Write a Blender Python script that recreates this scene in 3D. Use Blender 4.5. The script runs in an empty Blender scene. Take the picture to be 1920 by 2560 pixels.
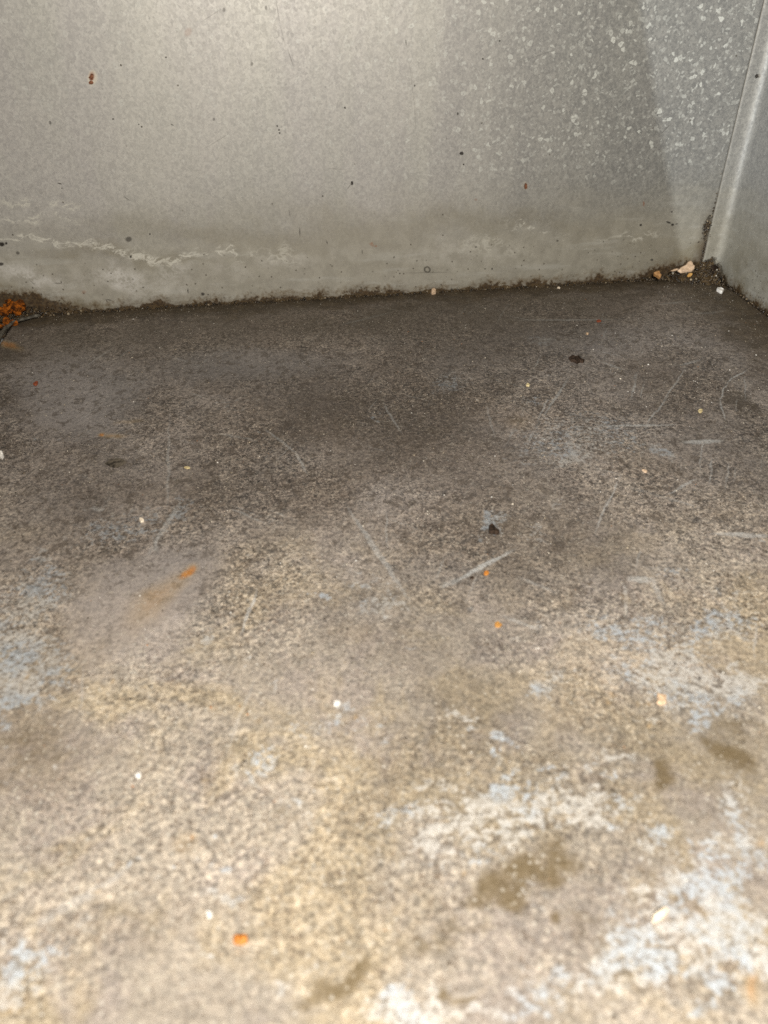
import bpy, bmesh, math, random
import numpy as np
from mathutils import Vector, Matrix
S = bpy.context.scene
C = S.collection
# ------------------------------------------------------------------ camera
cam = bpy.data.cameras.new('camera')
camo = bpy.data.objects.new('camera', cam); C.objects.link(camo)
CW = [[0.9915, 0.0842, -0.0988], [-0.1295, 0.587, -0.7992], [-0.0093, 0.8052, 0.5929]]
M = Matrix(CW).to_quaternion().to_matrix().to_4x4()
M.translation = Vector((-0.2317, -0.3967, 0.15))
camo.matrix_world = M
cam.sensor_fit = 'VERTICAL'; cam.sensor_height = 36.0; cam.sensor_width = 27.0
cam.lens = 1923 / 2560 * 36
cam.clip_start = 0.005; cam.clip_end = 20
cam.dof.use_dof = True; cam.dof.focus_distance = 0.325; cam.dof.aperture_fstop = 14.5
S.camera = camo
# ------------------------------------------------------------------ light
w = bpy.data.worlds.new('World'); S.world = w; w.use_nodes = True
bg = w.node_tree.nodes['Background']; bg.inputs[0].default_value = (0.86, 0.93, 1.0, 1); bg.inputs[1].default_value = 0.10
def lamp(name, loc, energy, radius, col):
    l = bpy.data.lights.new(name, 'POINT'); l.energy = energy; l.shadow_soft_size = radius; l.color = col
    o = bpy.data.objects.new(name, l); o.location = loc; C.objects.link(o); return o
lamp('torch_light', (-0.215, -0.485, 0.245), 10.0, 0.010, (1.0, 0.94, 0.85))     # the phone light above the lens
lamp('added_side_light', (-1.2, -1.0, 0.22), 72.0, 0.004, (0.93, 0.97, 1.0))         # added cool lamp; the left panel cuts it to a slanted edge
S.view_settings.view_transform = 'Standard'; S.view_settings.look = 'None'
S.view_settings.exposure = -0.1; S.view_settings.gamma = 1.0
S.cycles.sample_clamp_indirect = 4.0
S.cycles.max_bounces = 4; S.cycles.diffuse_bounces = 3; S.cycles.glossy_bounces = 2
S.cycles.use_denoising = False                                        # keep the fine grain of the dirt

FLOOR_MARKS={
 'scratch':[(-0.21169, -0.21378, 1.845, 0.02577, 0.00104, 0.55), (-0.18061, -0.22529, -2.609, 0.01303, 0.00091, 1.0), (-0.19211, -0.23176, -2.665, 0.00421, 0.00117, 0.5), (-0.13193, -0.19958, -2.161, 0.01899, 0.00045, 0.7), (-0.10371, -0.19401, -2.64, 0.00817, 0.00058, 0.8), (-0.07406, -0.12252, -2.259, 0.01841, 0.00044, 0.6), (-0.09153, -0.14428, -2.278, 0.0165, 0.00042, 0.7), (-0.04509, -0.11932, -2.559, 0.00888, 0.00058, 0.8), (-0.05702, -0.13161, -2.194, 0.01168, 0.0004, 0.8), (-0.0648, -0.14609, -1.901, 0.00917, 0.00041, 0.7), (-0.10417, -0.15307, 3.038, 0.01692, 0.00077, 0.7), (-0.08359, -0.16748, 3.098, 0.00793, 0.00165, 0.8), (-0.09673, -0.22199, 2.921, 0.0098, 0.00125, 0.8), (-0.2776, -0.19313, -1.839, 0.01591, 0.00102, 0.6), (-0.2501, -0.23605, -1.8, 0.00965, 0.0005, 0.8), (-0.23921, -0.14399, 2.094, 0.01262, 0.00066, 0.5), (-0.23252, -0.16005, 1.79, 0.00889, 0.00052, 0.6), (-0.2803, -0.15106, 1.654, 0.03451, 0.00061, 0.4), (-0.12668, -0.12639, -2.162, 0.01986, 0.0006, 0.6), (-0.13538, -0.13616, -2.123, 0.01128, 0.00043, 0.5), (-0.16691, -0.23594, 2.361, 0.00673, 0.00072, 0.4), (-0.17603, -0.25043, 2.557, 0.00624, 0.0008, 0.5), (-0.19548, -0.13301, 1.706, 0.01338, 0.00059, 0.5), (-0.20713, -0.20425, -1.683, 0.01079, 0.00043, 0.4), (-0.13361, -0.22875, -2.076, 0.00581, 0.00039, 0.4), (-0.09326, -0.10127, 2.244, 0.00684, 0.00095, 0.5), (-0.0968, -0.04845, 2.99, 0.02604, 0.00121, 0.5), (-0.03147, -0.03499, -3.089, 0.01278, 0.00131, 0.5), (-0.02265, -0.05024, -3.046, 0.00895, 0.0012, 0.5), (-0.19342, -0.03103, -2.71, 0.01614, 0.00116, 0.4), (-0.22042, -0.30294, -2.608, 0.00438, 0.00054, 0.4), (-0.29175, -0.25662, 1.67, 0.01087, 0.00034, 0.3), (-0.28264, -0.31315, -2.645, 0.01222, 0.00124, 0.4), (-0.13621, -0.23806, 2.92, 0.0046, 0.00169, 0.8), (-0.14392, -0.2452, -1.896, 0.00682, 0.00066, 0.6), (-0.13362, -0.24368, -1.662, 0.00542, 0.00097, 0.5), (-0.11622, -0.26566, -2.11, 0.00733, 0.00042, 0.5), (-0.15773, -0.14017, -1.688, 0.01452, 0.00055, 0.3), (-0.25622, -0.13808, 2.643, 0.00999, 0.00091, 0.3), (-0.05822, -0.10348, -2.752, 0.00707, 0.00103, 0.5), (-0.25202, -0.27287, -1.888, 0.01329, 0.00053, 0.3)],
 'pale':[(-0.14139, -0.27483, 2.944, 0.02328, 0.01663, 0.6), (-0.15806, -0.33386, 0.628, 0.01403, 0.0097, 0.7), (-0.1773, -0.33988, -2.992, 0.01227, 0.00706, 0.65), (-0.20205, -0.30497, -2.869, 0.01346, 0.00634, 0.75), (-0.18106, -0.30591, -2.878, 0.01406, 0.00533, 0.6), (-0.16136, -0.3239, 2.726, 0.01018, 0.00635, 0.7), (-0.30934, -0.2515, 1.825, 0.01423, 0.01052, 0.9), (-0.30858, -0.2177, 1.94, 0.0153, 0.01066, 0.6), (-0.11932, -0.25916, -3.097, 0.01572, 0.00892, 0.5), (-0.21874, -0.34092, 3.088, 0.01545, 0.00377, 0.8), (-0.16157, -0.32954, 0.954, 0.02795, 0.01574, 0.54), (-0.19236, -0.30819, -2.981, 0.02931, 0.00978, 0.5), (-0.18733, -0.34255, 3.094, 0.0303, 0.00574, 0.54), (-0.21596, -0.34129, 3.012, 0.02102, 0.00504, 0.45), (-0.30935, -0.23867, 2.012, 0.03675, 0.0126, 0.55), (-0.29186, -0.19109, -2.357, 0.0241, 0.01938, 0.42), (-0.12802, -0.15981, 3.112, 0.04229, 0.02583, 0.42), (-0.14948, -0.25493, 2.907, 0.02769, 0.01104, 0.46), (-0.21287, -0.23294, 2.715, 0.02361, 0.00999, 0.3), (-0.22371, -0.28092, -2.932, 0.0191, 0.01029, 0.25), (-0.28913, -0.32888, 2.831, 0.01041, 0.00567, 0.54), (-0.14371, -0.31482, 0.883, 0.01675, 0.00673, 0.5), (-0.17282, -0.33483, 2.709, 0.01095, 0.00553, 0.45), (-0.13661, -0.16714, -2.569, 0.01406, 0.00918, 0.6), (-0.10202, -0.17218, 1.263, 0.00892, 0.00607, 0.6), (-0.17318, -0.20592, 1.839, 0.00641, 0.00536, 0.7), (-0.17075, -0.10866, -2.782, 0.02008, 0.01291, 0.45), (-0.13623, -0.13016, -2.879, 0.01166, 0.00981, 0.35), (-0.27613, -0.18345, 1.783, 0.00796, 0.0046, 0.55), (-0.30783, -0.22127, 1.947, 0.01027, 0.00736, 0.6), (-0.30683, -0.25585, -2.105, 0.01242, 0.00759, 1.0), (-0.31296, -0.23666, -2.747, 0.00437, 0.00305, 0.6), (-0.31382, -0.20413, 2.05, 0.01068, 0.00655, 0.4), (-0.30104, -0.17292, 2.185, 0.00668, 0.0048, 0.5), (-0.20723, -0.2388, 2.852, 0.00908, 0.00491, 0.6), (-0.2128, -0.24129, 2.902, 0.00671, 0.00641, 0.4), (-0.24068, -0.1919, 1.896, 0.00904, 0.00764, 0.3), (-0.25923, -0.23955, -2.34, 0.00803, 0.00523, 0.45), (-0.17508, -0.27541, -3.13, 0.00704, 0.00478, 0.6), (-0.15743, -0.27261, -3.116, 0.0062, 0.00391, 0.5), (-0.13761, -0.26414, 2.908, 0.01119, 0.00679, 0.7), (-0.12833, -0.2806, -2.901, 0.0124, 0.00622, 0.8), (-0.14078, -0.28883, -2.703, 0.00811, 0.00437, 0.7), (-0.14982, -0.26957, -2.934, 0.0054, 0.00392, 0.5), (-0.12682, -0.26269, -3.024, 0.00671, 0.00426, 0.6), (-0.16753, -0.31251, -3.135, 0.00773, 0.00451, 0.5), (-0.15739, -0.32609, 2.704, 0.00693, 0.00603, 0.8), (-0.1569, -0.33771, -2.784, 0.00748, 0.00513, 0.8), (-0.20854, -0.30691, -2.837, 0.0079, 0.004, 0.8), (-0.18227, -0.30956, -2.939, 0.00813, 0.00392, 0.65), (-0.18622, -0.28609, -3.013, 0.00365, 0.00293, 0.8), (-0.21488, -0.34301, 3.135, 0.00977, 0.00277, 1.0), (-0.18616, -0.33937, -2.874, 0.00619, 0.00264, 0.8), (-0.17724, -0.34325, -2.934, 0.00524, 0.00372, 0.7), (-0.16938, -0.34561, 3.116, 0.00646, 0.00316, 0.7), (-0.29028, -0.33259, 2.821, 0.00547, 0.003, 0.9), (-0.25443, -0.31169, 2.904, 0.00488, 0.00295, 0.6), (-0.28071, -0.32173, -3.127, 0.00563, 0.00306, 0.35), (-0.17028, -0.29611, 3.116, 0.00737, 0.00423, 0.4), (-0.19389, -0.29711, 3.062, 0.00538, 0.00308, 0.4), (-0.18955, -0.32416, -3.063, 0.0032, 0.00233, 0.4), (-0.12583, -0.23818, 3.05, 0.01414, 0.00531, 0.35), (-0.1116, -0.24891, 3.095, 0.00921, 0.00411, 0.4), (-0.25978, -0.32599, 3.109, 0.00434, 0.00217, 0.4), (-0.24373, -0.33498, -3.061, 0.00624, 0.00268, 0.4), (-0.2295, -0.29327, -2.852, 0.00626, 0.00358, 0.25), (-0.21465, -0.28447, 3.007, 0.0075, 0.00338, 0.3), (-0.11457, -0.06999, -2.951, 0.00865, 0.0071, 0.45), (-0.25522, -0.11254, 2.933, 0.01646, 0.00846, 0.25), (-0.3054, -0.08328, 2.943, 0.02979, 0.01131, 0.2), (-0.28314, -0.32769, 2.823, 0.0045, 0.00258, 0.5), (-0.19928, -0.34095, 3.095, 0.00429, 0.00258, 0.5)],
 'smooth':[(-0.32394, -0.09173, 1.964, 0.05958, 0.03553, 0.9), (-0.25243, -0.0753, 3.098, 0.05846, 0.02566, 0.75), (-0.28052, -0.2234, -2.025, 0.03882, 0.02316, 1.0), (-0.27428, -0.2172, -2.071, 0.02025, 0.01112, 1.0), (-0.0887, -0.07392, 3.04, 0.0619, 0.02717, 0.5), (-0.27627, -0.2205, 1.949, 0.00936, 0.00661, 0.5), (-0.14849, -0.23677, 3.034, 0.02924, 0.01054, 0.3), (-0.21766, -0.22338, 2.997, 0.02977, 0.00908, 0.3), (-0.15281, -0.26348, 3.079, 0.03506, 0.01711, 0.35)],
 'olive':[(-0.13827, -0.29943, 2.319, 0.0112, 0.0054, 1.0), (-0.15919, -0.30135, -2.906, 0.00732, 0.00426, 1.0), (-0.1933, -0.3204, -2.993, 0.01664, 0.0063, 1.0), (-0.21219, -0.32952, -2.941, 0.01297, 0.00428, 0.6), (-0.18518, -0.33243, -3.046, 0.00705, 0.0035, 0.5), (-0.13589, -0.29302, 2.589, 0.01177, 0.00767, 0.5), (-0.23081, -0.33472, -2.818, 0.01188, 0.00309, 1.0), (-0.18944, -0.33, -3.062, 0.00264, 0.0019, 0.8), (-0.21013, -0.34079, 2.866, 0.00313, 0.00117, 0.9), (-0.18312, -0.34312, -3.077, 0.00291, 0.0019, 0.4), (-0.19881, -0.13412, 2.723, 0.06423, 0.04035, 0.42), (-0.19869, -0.04287, 2.98, 0.05857, 0.02436, 0.4), (-0.05524, -0.14215, 0.857, 0.01672, 0.0101, 0.8), (-0.3639, -0.04569, 2.058, 0.01996, 0.01146, 0.8), (-0.27325, -0.31753, -2.976, 0.00709, 0.00372, 0.55), (-0.30347, -0.27562, 2.579, 0.01958, 0.01298, 0.4), (-0.21434, -0.33282, -2.948, 0.0067, 0.00276, 0.4), (-0.24303, -0.30221, -2.906, 0.00744, 0.00476, 0.4), (-0.21857, -0.31098, -3.09, 0.01326, 0.00348, 0.35), (-0.35372, 0.02429, -3.109, 0.03298, 0.00865, 0.8), (-0.0266, -0.0879, 1.354, 0.02508, 0.01039, 0.6), (-0.16814, -0.32214, 2.707, 0.00443, 0.00272, 0.5), (-0.16275, -0.32859, 2.507, 0.00373, 0.0027, 0.6), (-0.04408, -0.0239, -3.132, 0.03512, 0.00876, 0.6), (-0.34899, -0.09517, 1.827, 0.03401, 0.00617, 0.35), (-0.22324, -0.16802, -2.827, 0.02178, 0.01509, 0.3), (-0.2647, -0.17696, 2.83, 0.02082, 0.01391, 0.3), (-0.29747, -0.20257, 2.144, 0.01948, 0.01093, 0.3)],
 'grime':[(-0.2031, -0.13027, 2.722, 0.06799, 0.04746, 0.75), (-0.21343, -0.03054, 3.131, 0.08365, 0.03576, 0.45), (-0.1516, -0.05493, 3.022, 0.04805, 0.02854, 0.4), (-0.25939, -0.17533, -2.915, 0.02554, 0.01956, 0.5), (-0.22203, -0.17078, -2.883, 0.02872, 0.0174, 0.5), (-0.07135, -0.122, 1.13, 0.03096, 0.02228, 0.35), (-0.29532, -0.2009, 2.082, 0.02272, 0.01173, 0.5), (-0.30189, -0.27472, 2.483, 0.02447, 0.0167, 0.75), (-0.27424, -0.31586, -2.993, 0.00919, 0.0068, 0.55), (-0.18045, -0.20911, 3.051, 0.0165, 0.01031, 0.45), (-0.26103, -0.30782, -2.821, 0.0114, 0.00644, 0.3), (-0.22609, -0.30358, -2.79, 0.01371, 0.00556, 0.4), (-0.23956, -0.24231, -2.858, 0.01538, 0.00933, 0.25), (-0.1397, -0.21283, 3.067, 0.02556, 0.01245, 0.3), (-0.34884, -0.1021, 1.83, 0.05126, 0.00908, 0.4), (-0.21264, -0.31525, -3.091, 0.01636, 0.00501, 0.3), (-0.21286, -0.25798, 3.003, 0.02097, 0.00846, 0.2), (-0.29925, -0.24736, -2.254, 0.01181, 0.00901, 0.35)],
 'rust':[(-0.26947, -0.21605, -2.196, 0.00469, 0.00285, 1.0), (-0.27628, -0.22606, -2.17, 0.01687, 0.00779, 0.42), (-0.30761, -0.12844, 2.458, 0.00223, 0.00163, 1.0), (-0.30277, -0.12975, 2.831, 0.0068, 0.00258, 0.45), (-0.26197, -0.30374, 2.598, 0.00368, 0.00288, 0.28), (-0.25997, -0.30284, 2.482, 0.00125, 0.00101, 0.8), (-0.26328, -0.30472, 1.896, 0.00111, 0.00079, 0.4), (-0.15948, -0.34695, 0.854, 0.00444, 0.00159, 0.55), (-0.29162, -0.32855, 2.808, 0.00449, 0.0025, 0.35), (-0.14384, -0.24352, 1.108, 0.00386, 0.00197, 0.3), (-0.16151, -0.27921, 1.711, 0.00128, 0.00112, 0.6), (-0.16409, -0.28148, -2.677, 0.00127, 0.00102, 0.5), (-0.15264, -0.28331, -2.862, 0.00124, 0.00092, 0.9), (-0.15591, -0.28236, 0.602, 0.00111, 0.00086, 0.5), (-0.15449, -0.28859, 0.728, 0.00103, 0.00077, 0.7), (-0.36473, -0.03886, 2.256, 0.01275, 0.00429, 0.7), (-0.22241, -0.2478, 2.93, 0.00762, 0.00604, 0.1), (-0.17598, -0.23641, -2.802, 0.00095, 0.00083, 0.2), (-0.24675, -0.27384, 2.006, 0.00087, 0.00074, 0.7), (-0.22418, -0.27611, 1.538, 0.00108, 0.00087, 0.7), (-0.27951, -0.31133, 2.787, 0.00099, 0.00062, 0.5), (-0.28448, -0.25736, 1.802, 0.00125, 0.00058, 0.5), (-0.14466, -0.3206, -2.864, 0.00144, 0.00096, 0.5), (-0.2064, -0.31695, -3.112, 0.00081, 0.00066, 0.5), (-0.30555, -0.25337, 2.056, 0.00105, 0.00064, 0.6), (-0.25965, -0.28965, 2.207, 0.001, 0.00082, 0.5), (-0.2989, -0.11939, -3.115, 0.00766, 0.00198, 0.25), (-0.14698, -0.14491, -3.081, 0.00784, 0.00612, 0.12)],
}
WALL_MARKS={
 'crust':[(-0.36572, 0.03717, 3.083, 0.00524, 0.00214, 0.6), (-0.35802, 0.03653, -3.08, 0.00372, 0.00211, 0.6), (-0.34937, 0.03655, -3.082, 0.0063, 0.00209, 0.9), (-0.34114, 0.03475, 2.552, 0.00393, 0.00233, 0.8), (-0.33511, 0.03408, -2.704, 0.00405, 0.00198, 0.9), (-0.32762, 0.03483, 3.048, 0.00496, 0.00218, 0.9), (-0.319, 0.03396, 3.114, 0.00504, 0.00217, 0.9), (-0.31175, 0.03154, 2.526, 0.00415, 0.00233, 0.9), (-0.30455, 0.02841, 2.948, 0.00508, 0.00226, 1.0), (-0.29637, 0.02597, 2.807, 0.00478, 0.00231, 0.9), (-0.28904, 0.02455, -3.07, 0.00396, 0.00222, 0.9), (-0.2834, 0.0265, -2.42, 0.00334, 0.00209, 0.8), (-0.27826, 0.02777, 3.006, 0.00347, 0.00225, 0.9), (-0.2707, 0.02739, -3.072, 0.00532, 0.00221, 0.6), (-0.26053, 0.02618, 2.897, 0.00663, 0.00228, 0.6), (-0.25065, 0.02491, -3.085, 0.00493, 0.00224, 0.5), (-0.35338, 0.05614, -3.101, 0.01102, 0.00197, 0.6), (-0.33589, 0.05532, 2.987, 0.01125, 0.00207, 0.5), (-0.35979, 0.04632, -3.07, 0.00699, 0.00144, 0.6), (-0.3488, 0.04795, -2.816, 0.00608, 0.00163, 0.6), (-0.33685, 0.04788, 2.948, 0.01033, 0.00182, 0.35), (-0.23444, 0.02413, 3.015, 0.01394, 0.00585, 0.3), (-0.12491, 0.02066, 2.975, 0.03172, 0.00461, 0.25), (-0.10003, 0.03028, 3.126, 0.01854, 0.00098, 0.4), (-0.04547, 0.02356, -3.111, 0.02291, 0.00137, 0.35), (-0.10234, 0.03171, 2.994, 0.0139, 0.00064, 0.6), (-0.30668, 0.03076, 1.35, 0.00698, 0.00265, 0.3)],
 'pale':[(-0.35606, 0.01741, 3.1, 0.02662, 0.00646, 0.8), (-0.31549, 0.01619, 3.109, 0.02148, 0.00776, 0.9), (-0.2898, 0.01581, 3.129, 0.01191, 0.00615, 0.5), (-0.3415, 0.05129, 3.106, 0.03269, 0.00619, 0.3), (-0.23453, 0.02312, 3.093, 0.0182, 0.00447, 0.35), (-0.14096, 0.02042, 3.089, 0.03428, 0.00541, 0.25), (-0.30078, 0.0102, 3.089, 0.02382, 0.00417, 0.4), (-0.26387, 0.0144, 3.105, 0.01411, 0.00622, 0.3)],
 'olive':[(-0.3259, 0.03074, 3.023, 0.03367, 0.00514, 0.6), (-0.29073, 0.02198, 2.945, 0.027, 0.00369, 0.6), (-0.24915, 0.03676, 3.095, 0.1021, 0.00816, 0.35), (-0.12061, 0.03376, 3.095, 0.08923, 0.00843, 0.45), (-0.03068, 0.01701, 3.053, 0.02991, 0.01065, 0.35), (-0.20359, 0.02965, 3.093, 0.06115, 0.00601, 0.3), (-0.36539, 0.00452, 2.992, 0.02836, 0.00557, 1.0), (-0.34213, 0.00313, 2.989, 0.02889, 0.0043, 1.0), (-0.37336, 0.00395, -3.132, 0.01547, 0.00751, 1.0), (-0.0182, 0.01205, -3.072, 0.0179, 0.00406, 0.8), (-0.04932, 0.00821, -3.093, 0.02687, 0.00202, 0.5), (-0.00514, 0.02846, 1.656, 0.01034, 0.00276, 0.3), (-0.18114, 0.01623, 3.088, 0.03371, 0.00628, 0.2)],
 'dark':[(-0.36702, 0.03568, -2.847, 0.00172, 0.00128, 1.0), (-0.36489, 0.03596, 0.756, 0.00084, 0.00066, 1.0), (-0.37017, 0.02615, -2.878, 0.00155, 0.00113, 0.9), (-0.36085, 0.03114, 0.469, 0.00107, 0.001, 0.7), (-0.30736, 0.03507, -2.717, 0.00198, 0.00167, 0.7), (-0.29679, 0.03708, 0.735, 0.00062, 0.00054, 0.9), (-0.30807, 0.02668, 0.793, 0.00084, 0.00072, 0.9), (-0.33115, 0.08785, -2.575, 0.00075, 0.0006, 0.6), (-0.33111, 0.08736, 0.99, 0.00086, 0.00064, 0.6), (-0.27611, 0.11171, -2.769, 0.00053, 0.00044, 0.9), (-0.30351, 0.0883, -2.624, 0.00056, 0.00046, 0.9), (-0.29275, 0.08568, -2.64, 0.00037, 0.00031, 0.9), (-0.23049, 0.08307, -2.907, 0.00056, 0.0005, 0.9), (-0.22972, 0.08136, -2.908, 0.00056, 0.0005, 0.9), (-0.22966, 0.08, -2.906, 0.00056, 0.00051, 0.9), (-0.1703, 0.11507, 1.58, 0.00153, 0.00036, 0.7), (-0.12724, 0.11466, 2.906, 0.00056, 0.00046, 1.0), (-0.13455, 0.10792, 2.908, 0.00057, 0.00047, 1.0), (-0.1411, 0.063, 2.751, 0.00061, 0.00054, 1.0), (-0.16607, 0.09793, 2.992, 0.00056, 0.00049, 0.8), (-0.1452, 0.08554, 1.805, 0.00069, 0.00057, 0.9), (-0.19876, 0.08963, 1.506, 0.00066, 0.00056, 0.9), (-0.02611, 0.02901, 2.83, 0.00117, 0.0008, 1.0), (-0.02864, 0.03037, 2.782, 0.00193, 0.00058, 0.9), (-0.02395, 0.02933, -2.894, 0.00103, 0.00045, 0.8), (-0.04399, 0.02963, 2.531, 0.00097, 0.00076, 1.0), (-0.02804, 0.03566, 2.552, 0.00073, 0.00056, 0.8), (-0.21112, 0.0513, -3.039, 0.00059, 0.00056, 0.8), (-0.13254, 0.0225, 2.972, 0.00086, 0.00062, 0.7), (-0.08864, 0.02366, 2.924, 0.00089, 0.00061, 0.7), (-0.03389, 0.01068, 2.477, 0.00102, 0.00079, 0.8), (-0.03435, 0.01071, 2.477, 0.00076, 0.00059, 0.8), (-0.12308, 0.01061, 2.42, 0.00069, 0.00061, 0.9), (-0.1268, 0.01081, 2.998, 0.00066, 0.00043, 0.9), (-0.27587, 0.00561, -2.946, 0.00123, 0.00105, 0.9), (-0.28308, 0.00772, 1.408, 0.0017, 0.0004, 0.8), (-0.33333, 0.0619, 2.751, 0.00117, 0.00038, 0.8), (-0.33292, 0.05994, -2.479, 0.0004, 0.00032, 0.8), (-0.27806, 0.08506, 2.79, 0.00102, 0.00035, 0.7), (-0.25891, 0.08678, 1.163, 0.00084, 0.0007, 0.5), (-0.23931, 0.10828, 1.007, 0.00095, 0.00086, 0.5), (-0.24892, 0.12852, 1.214, 0.00102, 0.00082, 0.5), (-0.23108, 0.12894, 1.428, 0.00115, 0.00068, 0.5)],
 'hair':[(-0.22611, 0.12742, 1.677, 0.00502, 0.00026, 0.45), (-0.22487, 0.11896, 1.785, 0.00572, 0.00023, 0.35), (-0.2221, 0.11019, 1.869, 0.00466, 0.00023, 0.6), (-0.22362, 0.03449, -1.61, 0.00328, 0.00032, 0.9), (-0.1924, 0.02312, 1.623, 0.00154, 0.00031, 0.9), (-0.15771, 0.01043, 3.106, 0.01979, 0.00028, 0.45), (-0.25831, 0.07788, -2.667, 0.00764, 0.00022, 0.4), (-0.25466, 0.12661, -2.681, 0.00756, 0.0002, 0.35), (-0.30454, 0.05418, 2.479, 0.0027, 0.0003, 0.6), (-0.19796, 0.05514, -2.272, 0.00256, 0.00025, 0.7), (-0.22797, 0.0438, 1.667, 0.00255, 0.00026, 0.6), (-0.10884, 0.10846, -2.856, 0.01208, 0.00024, 0.35), (-0.03987, 0.07575, -2.319, 0.00397, 0.00033, 0.6), (-0.346, 0.01522, 3.016, 0.00327, 0.00031, 0.8), (-0.32314, 0.00529, 2.784, 0.00204, 0.00035, 0.9), (-0.32444, 0.00483, 1.885, 0.00131, 0.00034, 0.9), (-0.20406, 0.06343, 3.026, 0.00668, 0.00023, 0.3), (-0.16738, 0.09862, 1.725, 0.01516, 0.0003, 0.2), (-0.16581, 0.087, 1.642, 0.00974, 0.0003, 0.15), (-0.35789, 0.01598, 2.14, 0.00216, 0.00033, 0.6), (-0.21025, 0.02878, 1.919, 0.0015, 0.00041, 0.8), (-0.02126, 0.07107, -2.061, 0.00351, 0.00027, 0.3)],
 'rust':[(-0.30892, 0.10533, 1.162, 0.00239, 0.00162, 0.55), (-0.30909, 0.10457, 1.163, 0.00144, 0.00098, 1.0), (-0.18726, 0.02644, 2.585, 0.00208, 0.00101, 0.4), (-0.26523, 0.12085, 0.708, 0.00265, 0.00179, 0.22), (-0.04437, 0.0404, 1.801, 0.00186, 0.00064, 0.6), (-0.1852, 0.02572, 3.052, 0.00083, 0.00061, 0.6), (-0.18724, 0.02725, 2.617, 0.00083, 0.0008, 0.6), (-0.13403, 0.04617, 2.972, 0.00104, 0.00077, 0.3), (-0.33456, 0.01004, -2.933, 0.00159, 0.00122, 0.3)],
 'halo':[(-0.30889, 0.10472, 1.017, 0.00396, 0.00251, 0.8), (-0.10889, 0.05186, 1.859, 0.00273, 0.00203, 0.35)],
 'ring':[(-0.15818, 0.01205, 2.873, 0.00173, 0.00148, 0.8)],
}
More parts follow.
